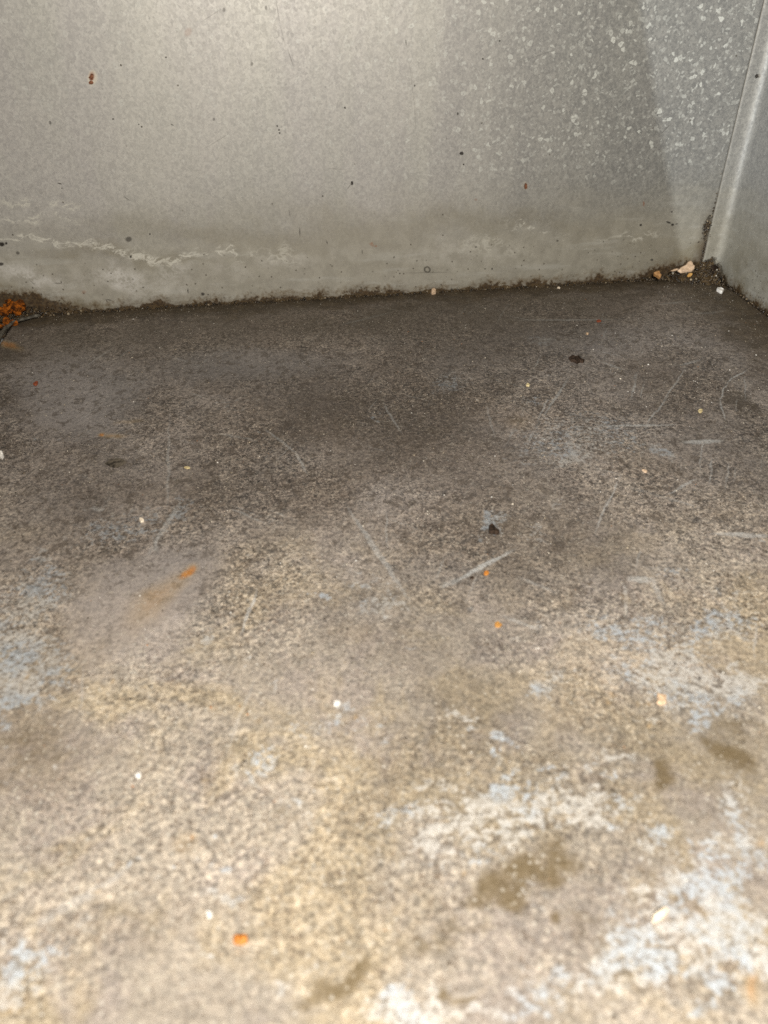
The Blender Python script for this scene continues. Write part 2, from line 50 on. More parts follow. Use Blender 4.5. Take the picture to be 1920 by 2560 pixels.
CHIPS=[('plaster_chip', 'large pale beige chip lying on the dirt heap in the far right corner', 'chip', None, 'pile', 0.0012, 'beige', 0.0005, [(-0.02127, -0.00655, 0.00593), (-0.01937, -0.00538, 0.0067), (-0.01638, -0.00427, 0.00744), (-0.01484, -0.00286, 0.00837), (-0.0131, -0.00223, 0.00879), (-0.01223, -0.003, 0.00828), (-0.01232, -0.00427, 0.00744), (-0.01173, -0.00494, 0.007), (-0.01247, -0.0066, 0.0059), (-0.01382, -0.00737, 0.00539), (-0.01698, -0.00762, 0.00522), (-0.01964, -0.00769, 0.00517)]),
 ('tan_chip', 'small tan chip left of the big beige chip in the far corner dirt', 'chip', None, 'pile', 0.0014, 'tan', 0.0005, [(-0.03537, -0.00726, 0.00546), (-0.03381, -0.00672, 0.00582), (-0.03227, -0.00668, 0.00585), (-0.03224, -0.00806, 0.00493), (-0.0319, -0.00913, 0.00422), (-0.03275, -0.01025, 0.00348), (-0.03375, -0.00978, 0.00379), (-0.03426, -0.009, 0.00431), (-0.03556, -0.00851, 0.00463)]),
 ('ochre_crumb', 'tiny ochre crumb just below the big beige chip in the corner', 'crumb', None, 'pile', 0.001, 'ochre', 0.0008, [(-0.0143, -0.00931, 0.0041), (-0.01489, -0.01004, 0.00362), (-0.01551, -0.01035, 0.00341), (-0.01644, -0.01031, 0.00344), (-0.0172, -0.0099, 0.00371), (-0.01688, -0.00946, 0.004), (-0.01632, -0.00898, 0.00432), (-0.0156, -0.00881, 0.00443), (-0.01466, -0.00899, 0.00431)]),
 ('sliver', 'thin pale sliver pointing left from the big beige chip', 'chip', None, 'pile', 0.0006, 'beige', 0.001, [(-0.02156, -0.00628, 0.00611), (-0.02141, -0.00653, 0.00594), (-0.02283, -0.00679, 0.00577), (-0.0245, -0.00705, 0.0056), (-0.02514, -0.00691, 0.00569), (-0.02557, -0.00677, 0.00578), (-0.02399, -0.00634, 0.00607), (-0.02248, -0.00602, 0.00628), (-0.0213, -0.00603, 0.00628)]),
 ('white_crumb', 'bright white crumb at the start of the black gap beside the right wall', 'crumb', None, 'floor', 0.0016, 'white', 0.0, [(-0.00345, -0.02541, 0.0), (-0.00476, -0.02712, 0.0), (-0.00537, -0.02618, 0.0), (-0.00555, -0.02298, 0.0), (-0.00455, -0.02103, 0.0), (-0.00344, -0.02114, 0.0), (-0.00267, -0.02155, 0.0), (-0.00241, -0.02439, 0.0)]),
 ('pink_crumb', 'peach coloured crumb stuck in the seam midway along the back wall', 'crumb', None, 'floor', 0.0022, 'beige', 0.0, [(-0.15368, -0.00295, 0.0), (-0.15404, -0.00376, 0.0), (-0.15519, -0.00444, 0.0), (-0.15627, -0.00401, 0.0), (-0.15618, -0.0029, 0.0), (-0.15606, -0.00182, 0.0), (-0.15556, -0.00049, 0.0), (-0.1544, -0.0009, 0.0), (-0.15386, -0.00164, 0.0)]),
 ('brown_lump', 'dark brown lump of caked dirt next to the corner seam', 'lump', None, 'floor', 0.007, 'darkbrown', 0.0, [(0.00345, -0.00408, 0.0), (0.00193, -0.00579, 0.0), (-0.00166, -0.0086, 0.0), (-0.00178, -0.00368, 0.0), (-0.00246, 0.00013, 0.0), (0.00026, 0.00443, 0.0), (0.00257, 0.00882, 0.0), (0.00513, 0.00901, 0.0), (0.0079, 0.00879, 0.0), (0.0085, 0.00625, 0.0), (0.00625, -0.00068, 0.0)]),
 ('dark_lump', 'black brown lump behind the big beige chip in the corner', 'lump', None, 'floor', 0.01, 'darkbrown', 0.0, [(0.0037, 0.012, 0.0), (0.00145, 0.00964, 0.0), (-0.00043, 0.00825, 0.0), (-0.0028, 0.00779, 0.0), (-0.00346, 0.01031, 0.0), (-0.00262, 0.0119, 0.0), (-0.00064, 0.01531, 0.0), (0.00075, 0.01705, 0.0), (0.00289, 0.01577, 0.0), (0.00364, 0.01397, 0.0)]),
 ('leaf_flake', 'thin dark mottled flake shaped like a leaf at the left of the floor', 'flake', None, 'floor', 0.0004, 'leaf', 0.0, [(-0.30285, -0.15118, 0.0), (-0.3014, -0.14868, 0.0), (-0.2991, -0.14792, 0.0), (-0.29716, -0.14847, 0.0), (-0.29526, -0.15093, 0.0), (-0.29655, -0.1529, 0.0), (-0.29789, -0.15431, 0.0), (-0.30055, -0.15339, 0.0)]),
 ('orange_chip', 'bright orange chip nearest the camera on the pale foreground', 'chip', None, 'floor', 0.0012, 'orange', 0.0, [(-0.25225, -0.32485, 0.0), (-0.25174, -0.3244, 0.0), (-0.25077, -0.32446, 0.0), (-0.24957, -0.32477, 0.0), (-0.24949, -0.32551, 0.0), (-0.25008, -0.32594, 0.0), (-0.25111, -0.32587, 0.0), (-0.25208, -0.32559, 0.0)]),
 ('grain', 'cream grain shaped like rice at the lower right of the floor', 'grain', None, 'floor', 0.0012, 'cream', 0.0, [(-0.16955, -0.33043, 0.0), (-0.16974, -0.3309, 0.0), (-0.17006, -0.33129, 0.0), (-0.17099, -0.33184, 0.0), (-0.17148, -0.3321, 0.0), (-0.17253, -0.33234, 0.0), (-0.17312, -0.33234, 0.0), (-0.17328, -0.3322, 0.0), (-0.17322, -0.33171, 0.0), (-0.17281, -0.33127, 0.0), (-0.17203, -0.33075, 0.0), (-0.17129, -0.33047, 0.0), (-0.17042, -0.33019, 0.0), (-0.16983, -0.33022, 0.0)]),
 ('white_bead', 'round white bead just above and left of the orange chip', 'bead', None, 'floor', 0.0011, 'white', 0.0, [(-0.2563, -0.3198, 0.0), (-0.25637, -0.32015, 0.0), (-0.25654, -0.32026, 0.0), (-0.25683, -0.3203, 0.0), (-0.25705, -0.32024, 0.0), (-0.25728, -0.31993, 0.0), (-0.25733, -0.31971, 0.0), (-0.25727, -0.31936, 0.0), (-0.25707, -0.3192, 0.0), (-0.25689, -0.31915, 0.0), (-0.25657, -0.3193, 0.0), (-0.25635, -0.31952, 0.0)]),
 ('white_speck', 'white oval speck in the left middle foreground', 'speck', None, 'floor', 0.0008, 'white', 0.0, [(-0.27377, -0.28706, 0.0), (-0.27408, -0.28716, 0.0), (-0.2745, -0.2869, 0.0), (-0.27476, -0.28669, 0.0), (-0.27461, -0.2862, 0.0), (-0.27438, -0.28607, 0.0), (-0.274, -0.28596, 0.0), (-0.27373, -0.28607, 0.0), (-0.27349, -0.28652, 0.0), (-0.27361, -0.28681, 0.0)]),
 ('white_flake', 'white flake lying left of the tiny amber stain in the middle of the floor', 'flake', None, 'floor', 0.0006, 'white', 0.0, [(-0.22748, -0.27231, 0.0), (-0.22777, -0.27259, 0.0), (-0.22842, -0.27298, 0.0), (-0.22921, -0.27299, 0.0), (-0.22913, -0.27249, 0.0), (-0.22921, -0.27222, 0.0), (-0.22895, -0.2718, 0.0), (-0.22839, -0.27157, 0.0), (-0.22786, -0.27171, 0.0)]),
 ('peach_chip', 'square peach chip beside a rust dot on the right of the floor', 'chip', None, 'floor', 0.001, 'peach', 0.0, [(-0.15001, -0.28029, 0.0), (-0.14903, -0.28017, 0.0), (-0.14787, -0.28084, 0.0), (-0.14825, -0.28192, 0.0), (-0.14896, -0.28307, 0.0), (-0.15013, -0.28316, 0.0), (-0.15098, -0.28254, 0.0), (-0.15033, -0.28151, 0.0)]),
 ('orange_speck', 'orange speck below the end of the short pale scratch', 'speck', None, 'floor', 0.0006, 'orange', 0.0, [(-0.17986, -0.2292, 0.0), (-0.18036, -0.22967, 0.0), (-0.18105, -0.22981, 0.0), (-0.18137, -0.22933, 0.0), (-0.18116, -0.22852, 0.0), (-0.18068, -0.22823, 0.0), (-0.17986, -0.22835, 0.0)]),
 ('amber_speck', 'amber orange speck in the centre right, lower than the scratch', 'speck', None, 'floor', 0.0006, 'amber', 0.0, [(-0.18152, -0.25086, 0.0), (-0.18232, -0.25157, 0.0), (-0.18293, -0.25155, 0.0), (-0.18353, -0.25126, 0.0), (-0.18336, -0.25015, 0.0), (-0.18235, -0.2496, 0.0), (-0.18191, -0.2503, 0.0)]),
 ('bark_flake', 'dark brown ragged flake standing at the edge of a pale patch', 'flake', None, 'floor', 0.0014, 'darkbrown', 0.0, [(-0.17529, -0.21026, 0.0), (-0.17459, -0.20742, 0.0), (-0.17338, -0.20674, 0.0), (-0.17293, -0.20808, 0.0), (-0.17288, -0.20998, 0.0), (-0.17198, -0.21053, 0.0), (-0.17256, -0.21127, 0.0), (-0.17413, -0.21084, 0.0)]),
 ('dirt_clump', 'flat dark clump of dirt on the far right half of the floor', 'clump', None, 'floor', 0.0012, 'darkbrown', 0.0, [(-0.1099, -0.09219, 0.0), (-0.10782, -0.0904, 0.0), (-0.10698, -0.09179, 0.0), (-0.10512, -0.09123, 0.0), (-0.10502, -0.09417, 0.0), (-0.10403, -0.09556, 0.0), (-0.1051, -0.09705, 0.0), (-0.10636, -0.09645, 0.0), (-0.10811, -0.09782, 0.0), (-0.10885, -0.09566, 0.0), (-0.10994, -0.09509, 0.0)]),
 ('rust_flake', 'small rust red flake on the smooth grey floor at far left', 'flake', None, 'floor', 0.0008, 'rustred', 0.0, [(-0.34196, -0.07979, 0.0), (-0.34165, -0.08182, 0.0), (-0.34185, -0.08285, 0.0), (-0.34261, -0.08316, 0.0), (-0.3433, -0.08236, 0.0), (-0.34314, -0.08077, 0.0), (-0.34268, -0.07991, 0.0)]),
 ('yellow_flake', 'pale yellow flake by the curved scratch on the right', 'flake', None, 'floor', 0.0005, 'yellow', 0.0, [(-0.07336, -0.14645, 0.0), (-0.07427, -0.1473, 0.0), (-0.07484, -0.14754, 0.0), (-0.07497, -0.14652, 0.0), (-0.07473, -0.14556, 0.0), (-0.0737, -0.14484, 0.0), (-0.0728, -0.14508, 0.0)]),
 ('yellow_speck', 'yellowish speck on the far floor right of centre', 'speck', None, 'floor', 0.0005, 'yellow', 0.0, [(-0.13443, -0.11472, 0.0), (-0.13497, -0.11583, 0.0), (-0.13586, -0.1156, 0.0), (-0.1361, -0.11524, 0.0), (-0.13581, -0.11413, 0.0), (-0.13507, -0.1135, 0.0), (-0.13452, -0.11378, 0.0)]),
 ('straw_flake', 'straw coloured flake on the floor right of the leaf shaped flake', 'flake', None, 'floor', 0.0004, 'yellow', 0.0, [(-0.27202, -0.15819, 0.0), (-0.27238, -0.15862, 0.0), (-0.27318, -0.15852, 0.0), (-0.27414, -0.15773, 0.0), (-0.274, -0.15731, -0.0), (-0.27309, -0.15725, 0.0), (-0.27237, -0.1574, 0.0)]),
 ('chalk_crumb', 'white crumb cut by the left edge of the picture', 'crumb', None, 'floor', 0.0015, 'white', 0.0, [(-0.34051, -0.14066, 0.0), (-0.34047, -0.14141, 0.0), (-0.34074, -0.14274, 0.0), (-0.34201, -0.14144, 0.0), (-0.34293, -0.13997, 0.0), (-0.34276, -0.13892, 0.0), (-0.34208, -0.13876, 0.0), (-0.34113, -0.13914, 0.0)]),
 ('cream_crumb', 'cream crumb on the grey brown floor beside the bluish scuff at left', 'crumb', None, 'floor', 0.0006, 'cream', 0.0, [(-0.28452, -0.18841, 0.0), (-0.28458, -0.1889, 0.0), (-0.28534, -0.18939, 0.0), (-0.28583, -0.18885, 0.0), (-0.28608, -0.18786, 0.0), (-0.28606, -0.18701, 0.0), (-0.28543, -0.18711, 0.0), (-0.28495, -0.18748, 0.0)]),
 ('red_flake', 'dark red flake on the far floor under the right half of the seam', 'flake', None, 'floor', 0.0006, 'rustred', 0.0, [(-0.08034, -0.0528, 0.0), (-0.08107, -0.05368, 0.0), (-0.08221, -0.05384, 0.0), (-0.08284, -0.05348, 0.0), (-0.08275, -0.05248, 0.0), (-0.08142, -0.05169, 0.0), (-0.08054, -0.05219, 0.0)]),
 ('peach_crumb', 'tiny peach crumb on the far floor beside the dark red flake', 'crumb', None, 'floor', 0.0005, 'peach', 0.0, [(-0.0917, -0.06677, 0.0), (-0.09226, -0.06756, 0.0), (-0.09289, -0.06751, 0.0), (-0.09313, -0.06703, 0.0), (-0.09298, -0.06638, 0.0), (-0.09246, -0.06573, 0.0), (-0.09148, -0.06606, 0.0)]),
 ('ivory_speck', 'ivory speck lying on the seam edge below the far corner heap', 'speck', None, 'floor', 0.0006, 'cream', 0.0, [(-0.086, -0.00556, 0.0), (-0.08632, -0.00611, 0.0), (-0.08709, -0.00603, 0.0), (-0.0876, -0.00562, 0.0), (-0.08733, -0.00494, 0.0), (-0.08663, -0.00462, 0.0), (-0.08605, -0.00476, 0.0)]),
 ('brown_speck', 'dark brown speck beside the orange speck under the short scratch', 'speck', None, 'floor', 0.0005, 'darkbrown', 0.0, [(-0.18469, -0.23063, 0.0), (-0.18496, -0.23103, 0.0), (-0.18554, -0.23087, 0.0), (-0.18581, -0.23063, 0.0), (-0.18572, -0.23012, 0.0), (-0.1852, -0.23006, 0.0), (-0.18482, -0.23003, 0.0)]),
 ('beige_flake', 'beige flake near the middle of the right floor', 'flake', None, 'floor', 0.0004, 'beige', 0.0, [(-0.11198, -0.18412, 0.0), (-0.11262, -0.18464, 0.0), (-0.11297, -0.18415, 0.0), (-0.11334, -0.18302, 0.0), (-0.11317, -0.18253, 0.0), (-0.11227, -0.18284, 0.0), (-0.11175, -0.18359, 0.0)]),
 ('wall_fleck', 'black fleck stuck on the back wall left of centre', 'fleck', None, 'wall', 0.0006, 'black', 0.0, [(-0.19593, 0.0, 0.05674), (-0.19618, 0.0, 0.05604), (-0.19695, 0.0, 0.05609), (-0.19713, 0.0, 0.05674), (-0.19697, 0.0, 0.05749), (-0.19643, 0.0, 0.05766), (-0.19596, 0.0, 0.05723)]),
 ('wall_husk', 'tiny hollow brown husk stuck low on the right half of the back wall', 'husk', None, 'wall', 0.0006, 'rustbrown', 0.0, [(-0.10814, 0.0, 0.05155), (-0.10815, 0.0, 0.05081), (-0.10889, 0.0, 0.05053), (-0.10929, 0.0, 0.05066), (-0.10969, 0.0, 0.05219), (-0.10937, 0.0, 0.0528), (-0.10899, 0.0, 0.05338), (-0.10839, 0.0, 0.05283)]),
 ('wall_crumb', 'black crumb stuck on the back wall right of centre', 'crumb', None, 'wall', 0.0006, 'black', 0.0, [(-0.14179, 0.0, 0.06865), (-0.14175, 0.0, 0.06813), (-0.14219, 0.0, 0.06768), (-0.14306, 0.0, 0.06788), (-0.14354, 0.0, 0.06835), (-0.14301, 0.0, 0.06893), (-0.1422, 0.0, 0.06903)]),
 ('fleck', 'black fleck high on the rounded bend of the right wall', 'fleck', None, 'wall', 0.0006, 'black', 0.0022, [(0.00046, 0.0, 0.09791), (0.00021, 0.0, 0.09748), (-0.00046, 0.0, 0.09714), (-0.00111, 0.0, 0.09778), (-0.00105, 0.0, 0.09848), (-0.00043, 0.0, 0.09888), (8e-05, 0.0, 0.0984)]),
 ('rust_blister', 'reddish brown rust blister high on the left of the back wall', 'blister', None, 'wall', 0.0005, 'rustbrown', 0.0, [(-0.30835, 0.0, 0.10474), (-0.30916, -0.0, 0.10401), (-0.31015, 0.0, 0.10387), (-0.31009, 0.0, 0.10455), (-0.31054, 0.0, 0.10477), (-0.30963, 0.0, 0.1055), (-0.30906, 0.0, 0.10632), (-0.3082, 0.0, 0.10607), (-0.3082, 0.0, 0.10556)]),
 ('rust_blister', 'smaller lower rust blister touching the one high on the left wall', 'blister', None, 'wall', 0.0005, 'rustbrown', 0.0, [(-0.30879, 0.0, 0.10275), (-0.30928, 0.0, 0.10231), (-0.30986, 0.0, 0.10216), (-0.3107, 0.0, 0.10229), (-0.31084, 0.0, 0.10286), (-0.31036, -0.0, 0.10351), (-0.30974, 0.0, 0.10366), (-0.30911, 0.0, 0.10336)])]
RUST_LUMPS=[(-0.36641, -0.00384, 0.00647, 0.00328), (-0.36932, -0.00392, 0.00581, 0.00351), (-0.37312, -0.00404, 0.00477, 0.00257), (-0.37604, -0.00412, 0.00411, 0.00234), (-0.3681, -0.00416, 0.00321, 0.00211), (-0.36533, -0.004, 0.00473, 0.00164), (-0.36977, -0.01116, 0.0006, 0.00234), (-0.37297, -0.00914, 0.0006, 0.00211), (-0.36739, -0.01305, 0.0006, 0.0014), (-0.37374, -0.0151, 0.0006, 0.00164), (-0.3708, -0.00364, 0.00881, 0.0014)]
LIP=[(-0.3688, -0.04671, 0.0), (-0.36999, -0.0367, 0.0), (-0.3708, -0.02725, 0.0), (-0.37072, -0.01953, 0.0), (-0.36925, -0.01327, 0.0), (-0.36602, -0.00917, 0.0), (-0.36127, -0.00627, 0.0), (-0.35564, -0.00345, 0.0)]

# ------------------------------------------------------------------ node helpers
class NT:
    def __init__(s, name):
        s.m = bpy.data.materials.new(name); s.m.use_nodes = True
        s.t = s.m.node_tree; s.N = s.t.nodes; s.L = s.t.links
        s.b = s.N['Principled BSDF']
        s.co = s.N.new('ShaderNodeTexCoord').outputs['Object']
    def put(s, sock, v):
        if isinstance(v, bpy.types.NodeSocket): s.L.new(v, sock)
        elif v is not None:
            if isinstance(v, (tuple, list)) and sock.type == 'RGBA' and len(v) == 3: v = (*v, 1)
            sock.default_value = v
    def math(s, op, a, b=None, c=None, clamp=False):
        n = s.N.new('ShaderNodeMath'); n.operation = op; n.use_clamp = clamp
        s.put(n.inputs[0], a)
        if b is not None: s.put(n.inputs[1], b)
        if c is not None: s.put(n.inputs[2], c)
        return n.outputs[0]
    def vm(s, op, a, b=None, scale=None):
        n = s.N.new('ShaderNodeVectorMath'); n.operation = op; s.put(n.inputs[0], a)
        if b is not None: s.put(n.inputs[1], b)
        if scale is not None: s.put(n.inputs['Scale'], scale)
        return n.outputs['Value'] if op in ('LENGTH', 'DOT_PRODUCT', 'DISTANCE') else n.outputs[0]
    def mapping(s, vec, loc=(0, 0, 0), rot=(0, 0, 0), scale=(1, 1, 1), kind='POINT'):
        n = s.N.new('ShaderNodeMapping'); n.vector_type = kind; s.L.new(vec, n.inputs[0])
        if kind == 'TEXTURE' or kind == 'POINT': n.inputs['Location'].default_value = loc
        n.inputs['Rotation'].default_value = rot; n.inputs['Scale'].default_value = scale
        return n.outputs[0]
    def noise(s, vec, scale, detail=2, rough=.5, dist=0, color=False):
        n = s.N.new('ShaderNodeTexNoise'); s.L.new(vec, n.inputs['Vector'])
        n.inputs['Scale'].default_value = scale; n.inputs['Detail'].default_value = detail
        n.inputs['Roughness'].default_value = rough; n.inputs['Distortion'].default_value = dist
        return n.outputs['Color'] if color else n.outputs['Fac']
    def voro(s, vec, scale, out='Distance', feature='F1', rnd=1):
        n = s.N.new('ShaderNodeTexVoronoi'); n.feature = feature; s.L.new(vec, n.inputs['Vector'])
        n.inputs['Scale'].default_value = scale; n.inputs['Randomness'].default_value = rnd
        return n.outputs[out]
    def mr(s, v, a, b, c=0., d=1., smooth=True):
        n = s.N.new('ShaderNodeMapRange'); n.interpolation_type = 'SMOOTHSTEP' if smooth else 'LINEAR'
        s.put(n.inputs['Value'], v)
        for k, q in zip(('From Min', 'From Max', 'To Min', 'To Max'), (a, b, c, d)): s.put(n.inputs[k], q)
        return n.outputs[0]
    def mix(s, f, a, b, mode='MIX'):
        n = s.N.new('ShaderNodeMix'); n.data_type = 'RGBA'; n.blend_type = mode
        s.put(n.inputs['Factor'], f); s.put(n.inputs[6], a); s.put(n.inputs[7], b)
        return n.outputs[2]
    def sep(s, v):
        n = s.N.new('ShaderNodeSeparateXYZ'); s.L.new(v, n.inputs[0]); return n.outputs
    def comb(s, x, y, z):
        n = s.N.new('ShaderNodeCombineXYZ')
        for i, q in enumerate((x, y, z)): s.put(n.inputs[i], q)
        return n.outputs[0]
    def marks(s, vec, rows, soft0=.25, soft1=1.0, ring=False):
        """largest mask of a list of stains, each an ellipse (u, v, turn, half length, half width, strength) on the sheet"""
        acc = None
        for (u, v, rot, a, b, st) in rows:
            p = s.mapping(vec, (u, v, 0), (0, 0, rot), (a, b, 1), 'TEXTURE')
            d = s.vm('LENGTH', p)
            if ring: d = s.math('ABSOLUTE', s.math('SUBTRACT', d, .85)); k = s.mr(d, .12, .4, st, 0.)
            else: k = s.mr(d, soft0, soft1, st, 0.)
            acc = k if acc is None else s.math('MAXIMUM', acc, k)
        return acc
    def mul(s, *a):
        r = a[0]
        for q in a[1:]: r = s.math('MULTIPLY', r, q)
        return r
    def warp(s, vec, amps):
        for sc, am in amps:
            n = s.noise(vec, sc, 2, .55, 0, True)
            n = s.vm('SUBTRACT', n, (.5, .5, .5)); n = s.vm('MULTIPLY', n, (am, am, 0))
            vec = s.vm('ADD', vec, n)
        return vec
    def bump(s, h, strength, dist, prev=None):
        n = s.N.new('ShaderNodeBump'); n.inputs['Strength'].default_value = strength; n.inputs['Distance'].default_value = dist
        s.L.new(h, n.inputs['Height'])
        if prev is not None: s.L.new(prev, n.inputs['Normal'])
        return n.outputs[0]
    def attr(s, name):
        a = s.N.new('ShaderNodeAttribute'); a.attribute_name = name; return a.outputs['Fac']
    def finish(s, col, rough, metal=0., normal=None, spec=.5):
        s.put(s.b.inputs['Base Color'], col); s.put(s.b.inputs['Roughness'], rough); s.put(s.b.inputs['Metallic'], metal)
        s.put(s.b.inputs['Specular IOR Level'], spec)
        if normal is not None: s.L.new(normal, s.b.inputs['Normal'])
        return s.m

def half(n, v, k=.0): return n.math('ADD', v, k)

# ------------------------------------------------------------------ floor sheet: worn zinc under grime, white oxide and rust
def floor_material():
    n = NT('worn zinc floor'); x, y, z = n.sep(n.co)
    p = n.comb(x, y, 0.)
    wf = n.warp(p, [(120, .0022), (700, .0012)])
    big = n.noise(p, 14, 3, .55); big2 = n.noise(p, 26, 3, .6, .4)
    f1 = n.noise(p, 2100, 2, .6); f2 = n.noise(p, 640, 2, .6); f3 = n.noise(p, 130, 4, .65, .3); tiny = n.noise(p, 3600, 0, .5)
    fine = n.math('ADD', n.mul(f1, .5), n.mul(f2, .5)); mid = f3
    yn = n.math('ADD', y, n.mul(n.math('SUBTRACT', big, .5), .20))
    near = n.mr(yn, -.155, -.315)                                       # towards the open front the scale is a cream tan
    smooth = n.attr('smooth'); grime = n.attr('grime')
    col = n.mix(n.mr(big2, .35, .65), (.168, .138, .115), (.215, .186, .165))
    hue = n.mr(n.noise(p, 29, 4, .65, .5), .44, .60); hue2 = n.mr(n.noise(p, 47, 3, .6), .46, .62)
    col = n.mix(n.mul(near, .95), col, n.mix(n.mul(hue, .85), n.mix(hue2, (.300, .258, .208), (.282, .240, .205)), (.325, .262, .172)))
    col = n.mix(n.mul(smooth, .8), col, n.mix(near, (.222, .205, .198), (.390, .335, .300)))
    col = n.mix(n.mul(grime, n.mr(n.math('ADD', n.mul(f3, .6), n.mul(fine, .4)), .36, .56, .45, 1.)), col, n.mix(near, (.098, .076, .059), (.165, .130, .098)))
    patchy = n.mr(n.noise(p, 21, 3, .6), .40, .60, .78, 1.35)
    sv = n.math('ADD', n.math('SUBTRACT', f1, .5), n.mul(n.math('SUBTRACT', f2, .5), n.mr(near, 0, 1, .55, .85)))
    sv = n.math('ADD', sv, n.mul(n.math('SUBTRACT', f3, .5), n.mr(near, 0, 1, .40, .45)))
    sv = n.mul(sv, patchy, n.mr(smooth, 0, 1, 1., .45), n.mr(y, -.16, -.30, 1., .66))
    brown = n.mr(sv, -.01, -.21)
    col = n.mix(n.mul(brown, .85), col, n.mix(near, (.050, .037, .028), (.110, .078, .052)))
    tan = n.mr(sv, .03, .22)
    col = n.mix(n.mul(tan, .80), col, n.mix(near, (.33, .285, .235), (.50, .435, .345)))
    # every grain of the scale its own tone
    gr1 = n.sep(n.voro(p, 1500, 'Color')); gr2 = n.sep(n.voro(p, 830, 'Color'))
    gt = n.math('ADD', n.mul(gr1[0], .62), n.mul(gr2[0], .38))
    gt = n.mr(gt, .1, .9, .46, 1.58, False)
    gt = n.math('ADD', 1., n.mul(n.math('SUBTRACT', gt, 1.), n.mr(smooth, 0, 1, 1.15, .45), n.mr(y, -.20, -.32, 1., .55), n.math('MULTIPLY', patchy, .85)))
    col = n.mix(1., col, n.comb(gt, n.math('POWER', gt, .97), n.math('POWER', gt, .92)), 'MULTIPLY')
    bg = n.mr(n.noise(p, 11, 3, .6, .8), .36, .62, .80, 1.14)
    col = n.mix(1., col, n.comb(bg, bg, bg), 'MULTIPLY')
    # blotches drawn out on the smooth part
    bl = n.mr(n.noise(n.mapping(p, scale=(1, .8, 1)), 260, 4, .7, .6), .53, .60)
    col = n.mix(n.mul(bl, n.mr(near, 0, 1, .60, .12)), col, (.066, .050, .037))
    # olive / dark damp stains
    ol = n.attr('olive')
    ol = n.mr(n.math('ADD', n.mul(ol, .5), n.mul(n.math('SUBTRACT', n.math('ADD', n.mul(n.noise(p, 300, 4, .75), .6), n.mul(f3, .4)), 0.5), 1.1)), .06, .52)
    ol = n.mul(ol, n.mr(n.attr('olive'), .02, .25))
    col = n.mix(n.mul(ol, .88), col, n.mix(near, (.055, .042, .029), (.125, .087, .038)))
    # white and bluish oxide, chalky with ragged edges
    pa = n.attr('pale')
    auto = n.mr(n.math('ADD', n.noise(p, 44, 5, .72, .8), n.mul(near, .05)), .58, .74, 0, .6)
    pa = n.mul(n.math('SUBTRACT', 1., n.mul(n.attr('olive'), .9)), pa)
    pa = n.math('MAXIMUM', pa, n.mul(auto, n.mr(near, 0, 1, .6, 1.)))
    br = n.math('ADD', n.mul(n.noise(p, 400, 5, .78, .5), .78), n.mul(f2, .22))
    pm = n.mr(n.math('ADD', br, n.mul(pa, .34)), .590, .700)
    pm = n.mul(pm, n.mr(pa, 0., .35), n.mr(gt, .75, 1.15, .55, 1.), n.mr(f2, .36, .52, .40, 1.))
    blue = n.mr(n.noise(p, 60, 3, .6), .42, .58)
    col = n.mix(n.mul(pm, n.mr(near, 0, 1, .72, .86)), col, n.mix(blue, n.mix(near, (.34, .33, .31), (.50, .475, .435)), n.mix(near, (.265, .295, .32), (.405, .447, .488))))
    # scratches rubbed bright
    sc = n.marks(wf, FLOOR_MARKS['scratch'], .5, 1.2)
    for rz, tr in ((.5, .70), (-.9, .705)):
        q = n.mapping(n.mapping(wf, rot=(0, 0, rz)), scale=(1, .035, 1))
        sc = n.math('MAXIMUM', sc, n.mul(n.mr(n.noise(q, 520, 1, .5), tr, tr + .05), n.mr(big2, .42, .6, .1, .6), n.mr(near, 0, .5, 1., .0)))
    sc = n.mul(sc, n.mr(n.math('ADD', n.mul(fine, .6), n.mul(tiny, .4)), .42, .53, .3, 1.))
    col = n.mix(n.mul(sc, .92), col, n.mix(near, (.40, .40, .385), (.54, .52, .49)))
    # rust
    ru = n.attr('rust')
    ru = n.mul(ru, n.mr(fine, .3, .6, .65, 1.))
    col = n.mix(ru, col, n.mix(n.mr(ru, .25, .75), (.40, .27, .12), n.mix(n.mr(fine, .42, .6), (.42, .15, .018), (.50, .22, .045))))
    # grime gathered along the seams
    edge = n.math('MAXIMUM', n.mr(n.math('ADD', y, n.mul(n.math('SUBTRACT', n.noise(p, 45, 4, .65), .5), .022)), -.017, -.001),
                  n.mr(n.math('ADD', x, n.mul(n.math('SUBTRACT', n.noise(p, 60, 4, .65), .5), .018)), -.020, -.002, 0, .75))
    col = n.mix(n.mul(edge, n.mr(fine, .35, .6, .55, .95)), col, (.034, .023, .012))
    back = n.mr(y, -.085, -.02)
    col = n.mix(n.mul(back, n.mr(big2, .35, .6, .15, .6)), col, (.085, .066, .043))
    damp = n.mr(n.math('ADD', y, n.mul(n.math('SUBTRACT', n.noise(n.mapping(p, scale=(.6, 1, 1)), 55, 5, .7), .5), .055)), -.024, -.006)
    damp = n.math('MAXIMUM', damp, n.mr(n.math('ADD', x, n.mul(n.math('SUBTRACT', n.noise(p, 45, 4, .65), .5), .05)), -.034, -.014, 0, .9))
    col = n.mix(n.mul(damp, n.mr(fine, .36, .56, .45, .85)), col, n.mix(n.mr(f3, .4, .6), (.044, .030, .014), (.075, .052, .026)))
    # dots: dark grains and pale grains
    v1 = n.voro(p, 520); r1 = n.sep(n.voro(p, 520, 'Color'))
    dk = n.mul(n.mr(v1, .10, .28, 1, 0), n.mr(r1[0], .70, .74), n.mr(r1[1], 0, 1, .3, 1.), n.mr(near, 0, 1, 1., .55))
    col = n.mix(n.mul(dk, .75), col, (.040, .030, .022))
    v2 = n.voro(p, 680); r2 = n.sep(n.voro(p, 680, 'Color'))
    lt = n.mul(n.mr(v2, .16, .34, 1, 0), n.mr(r2[1], .62, .66))
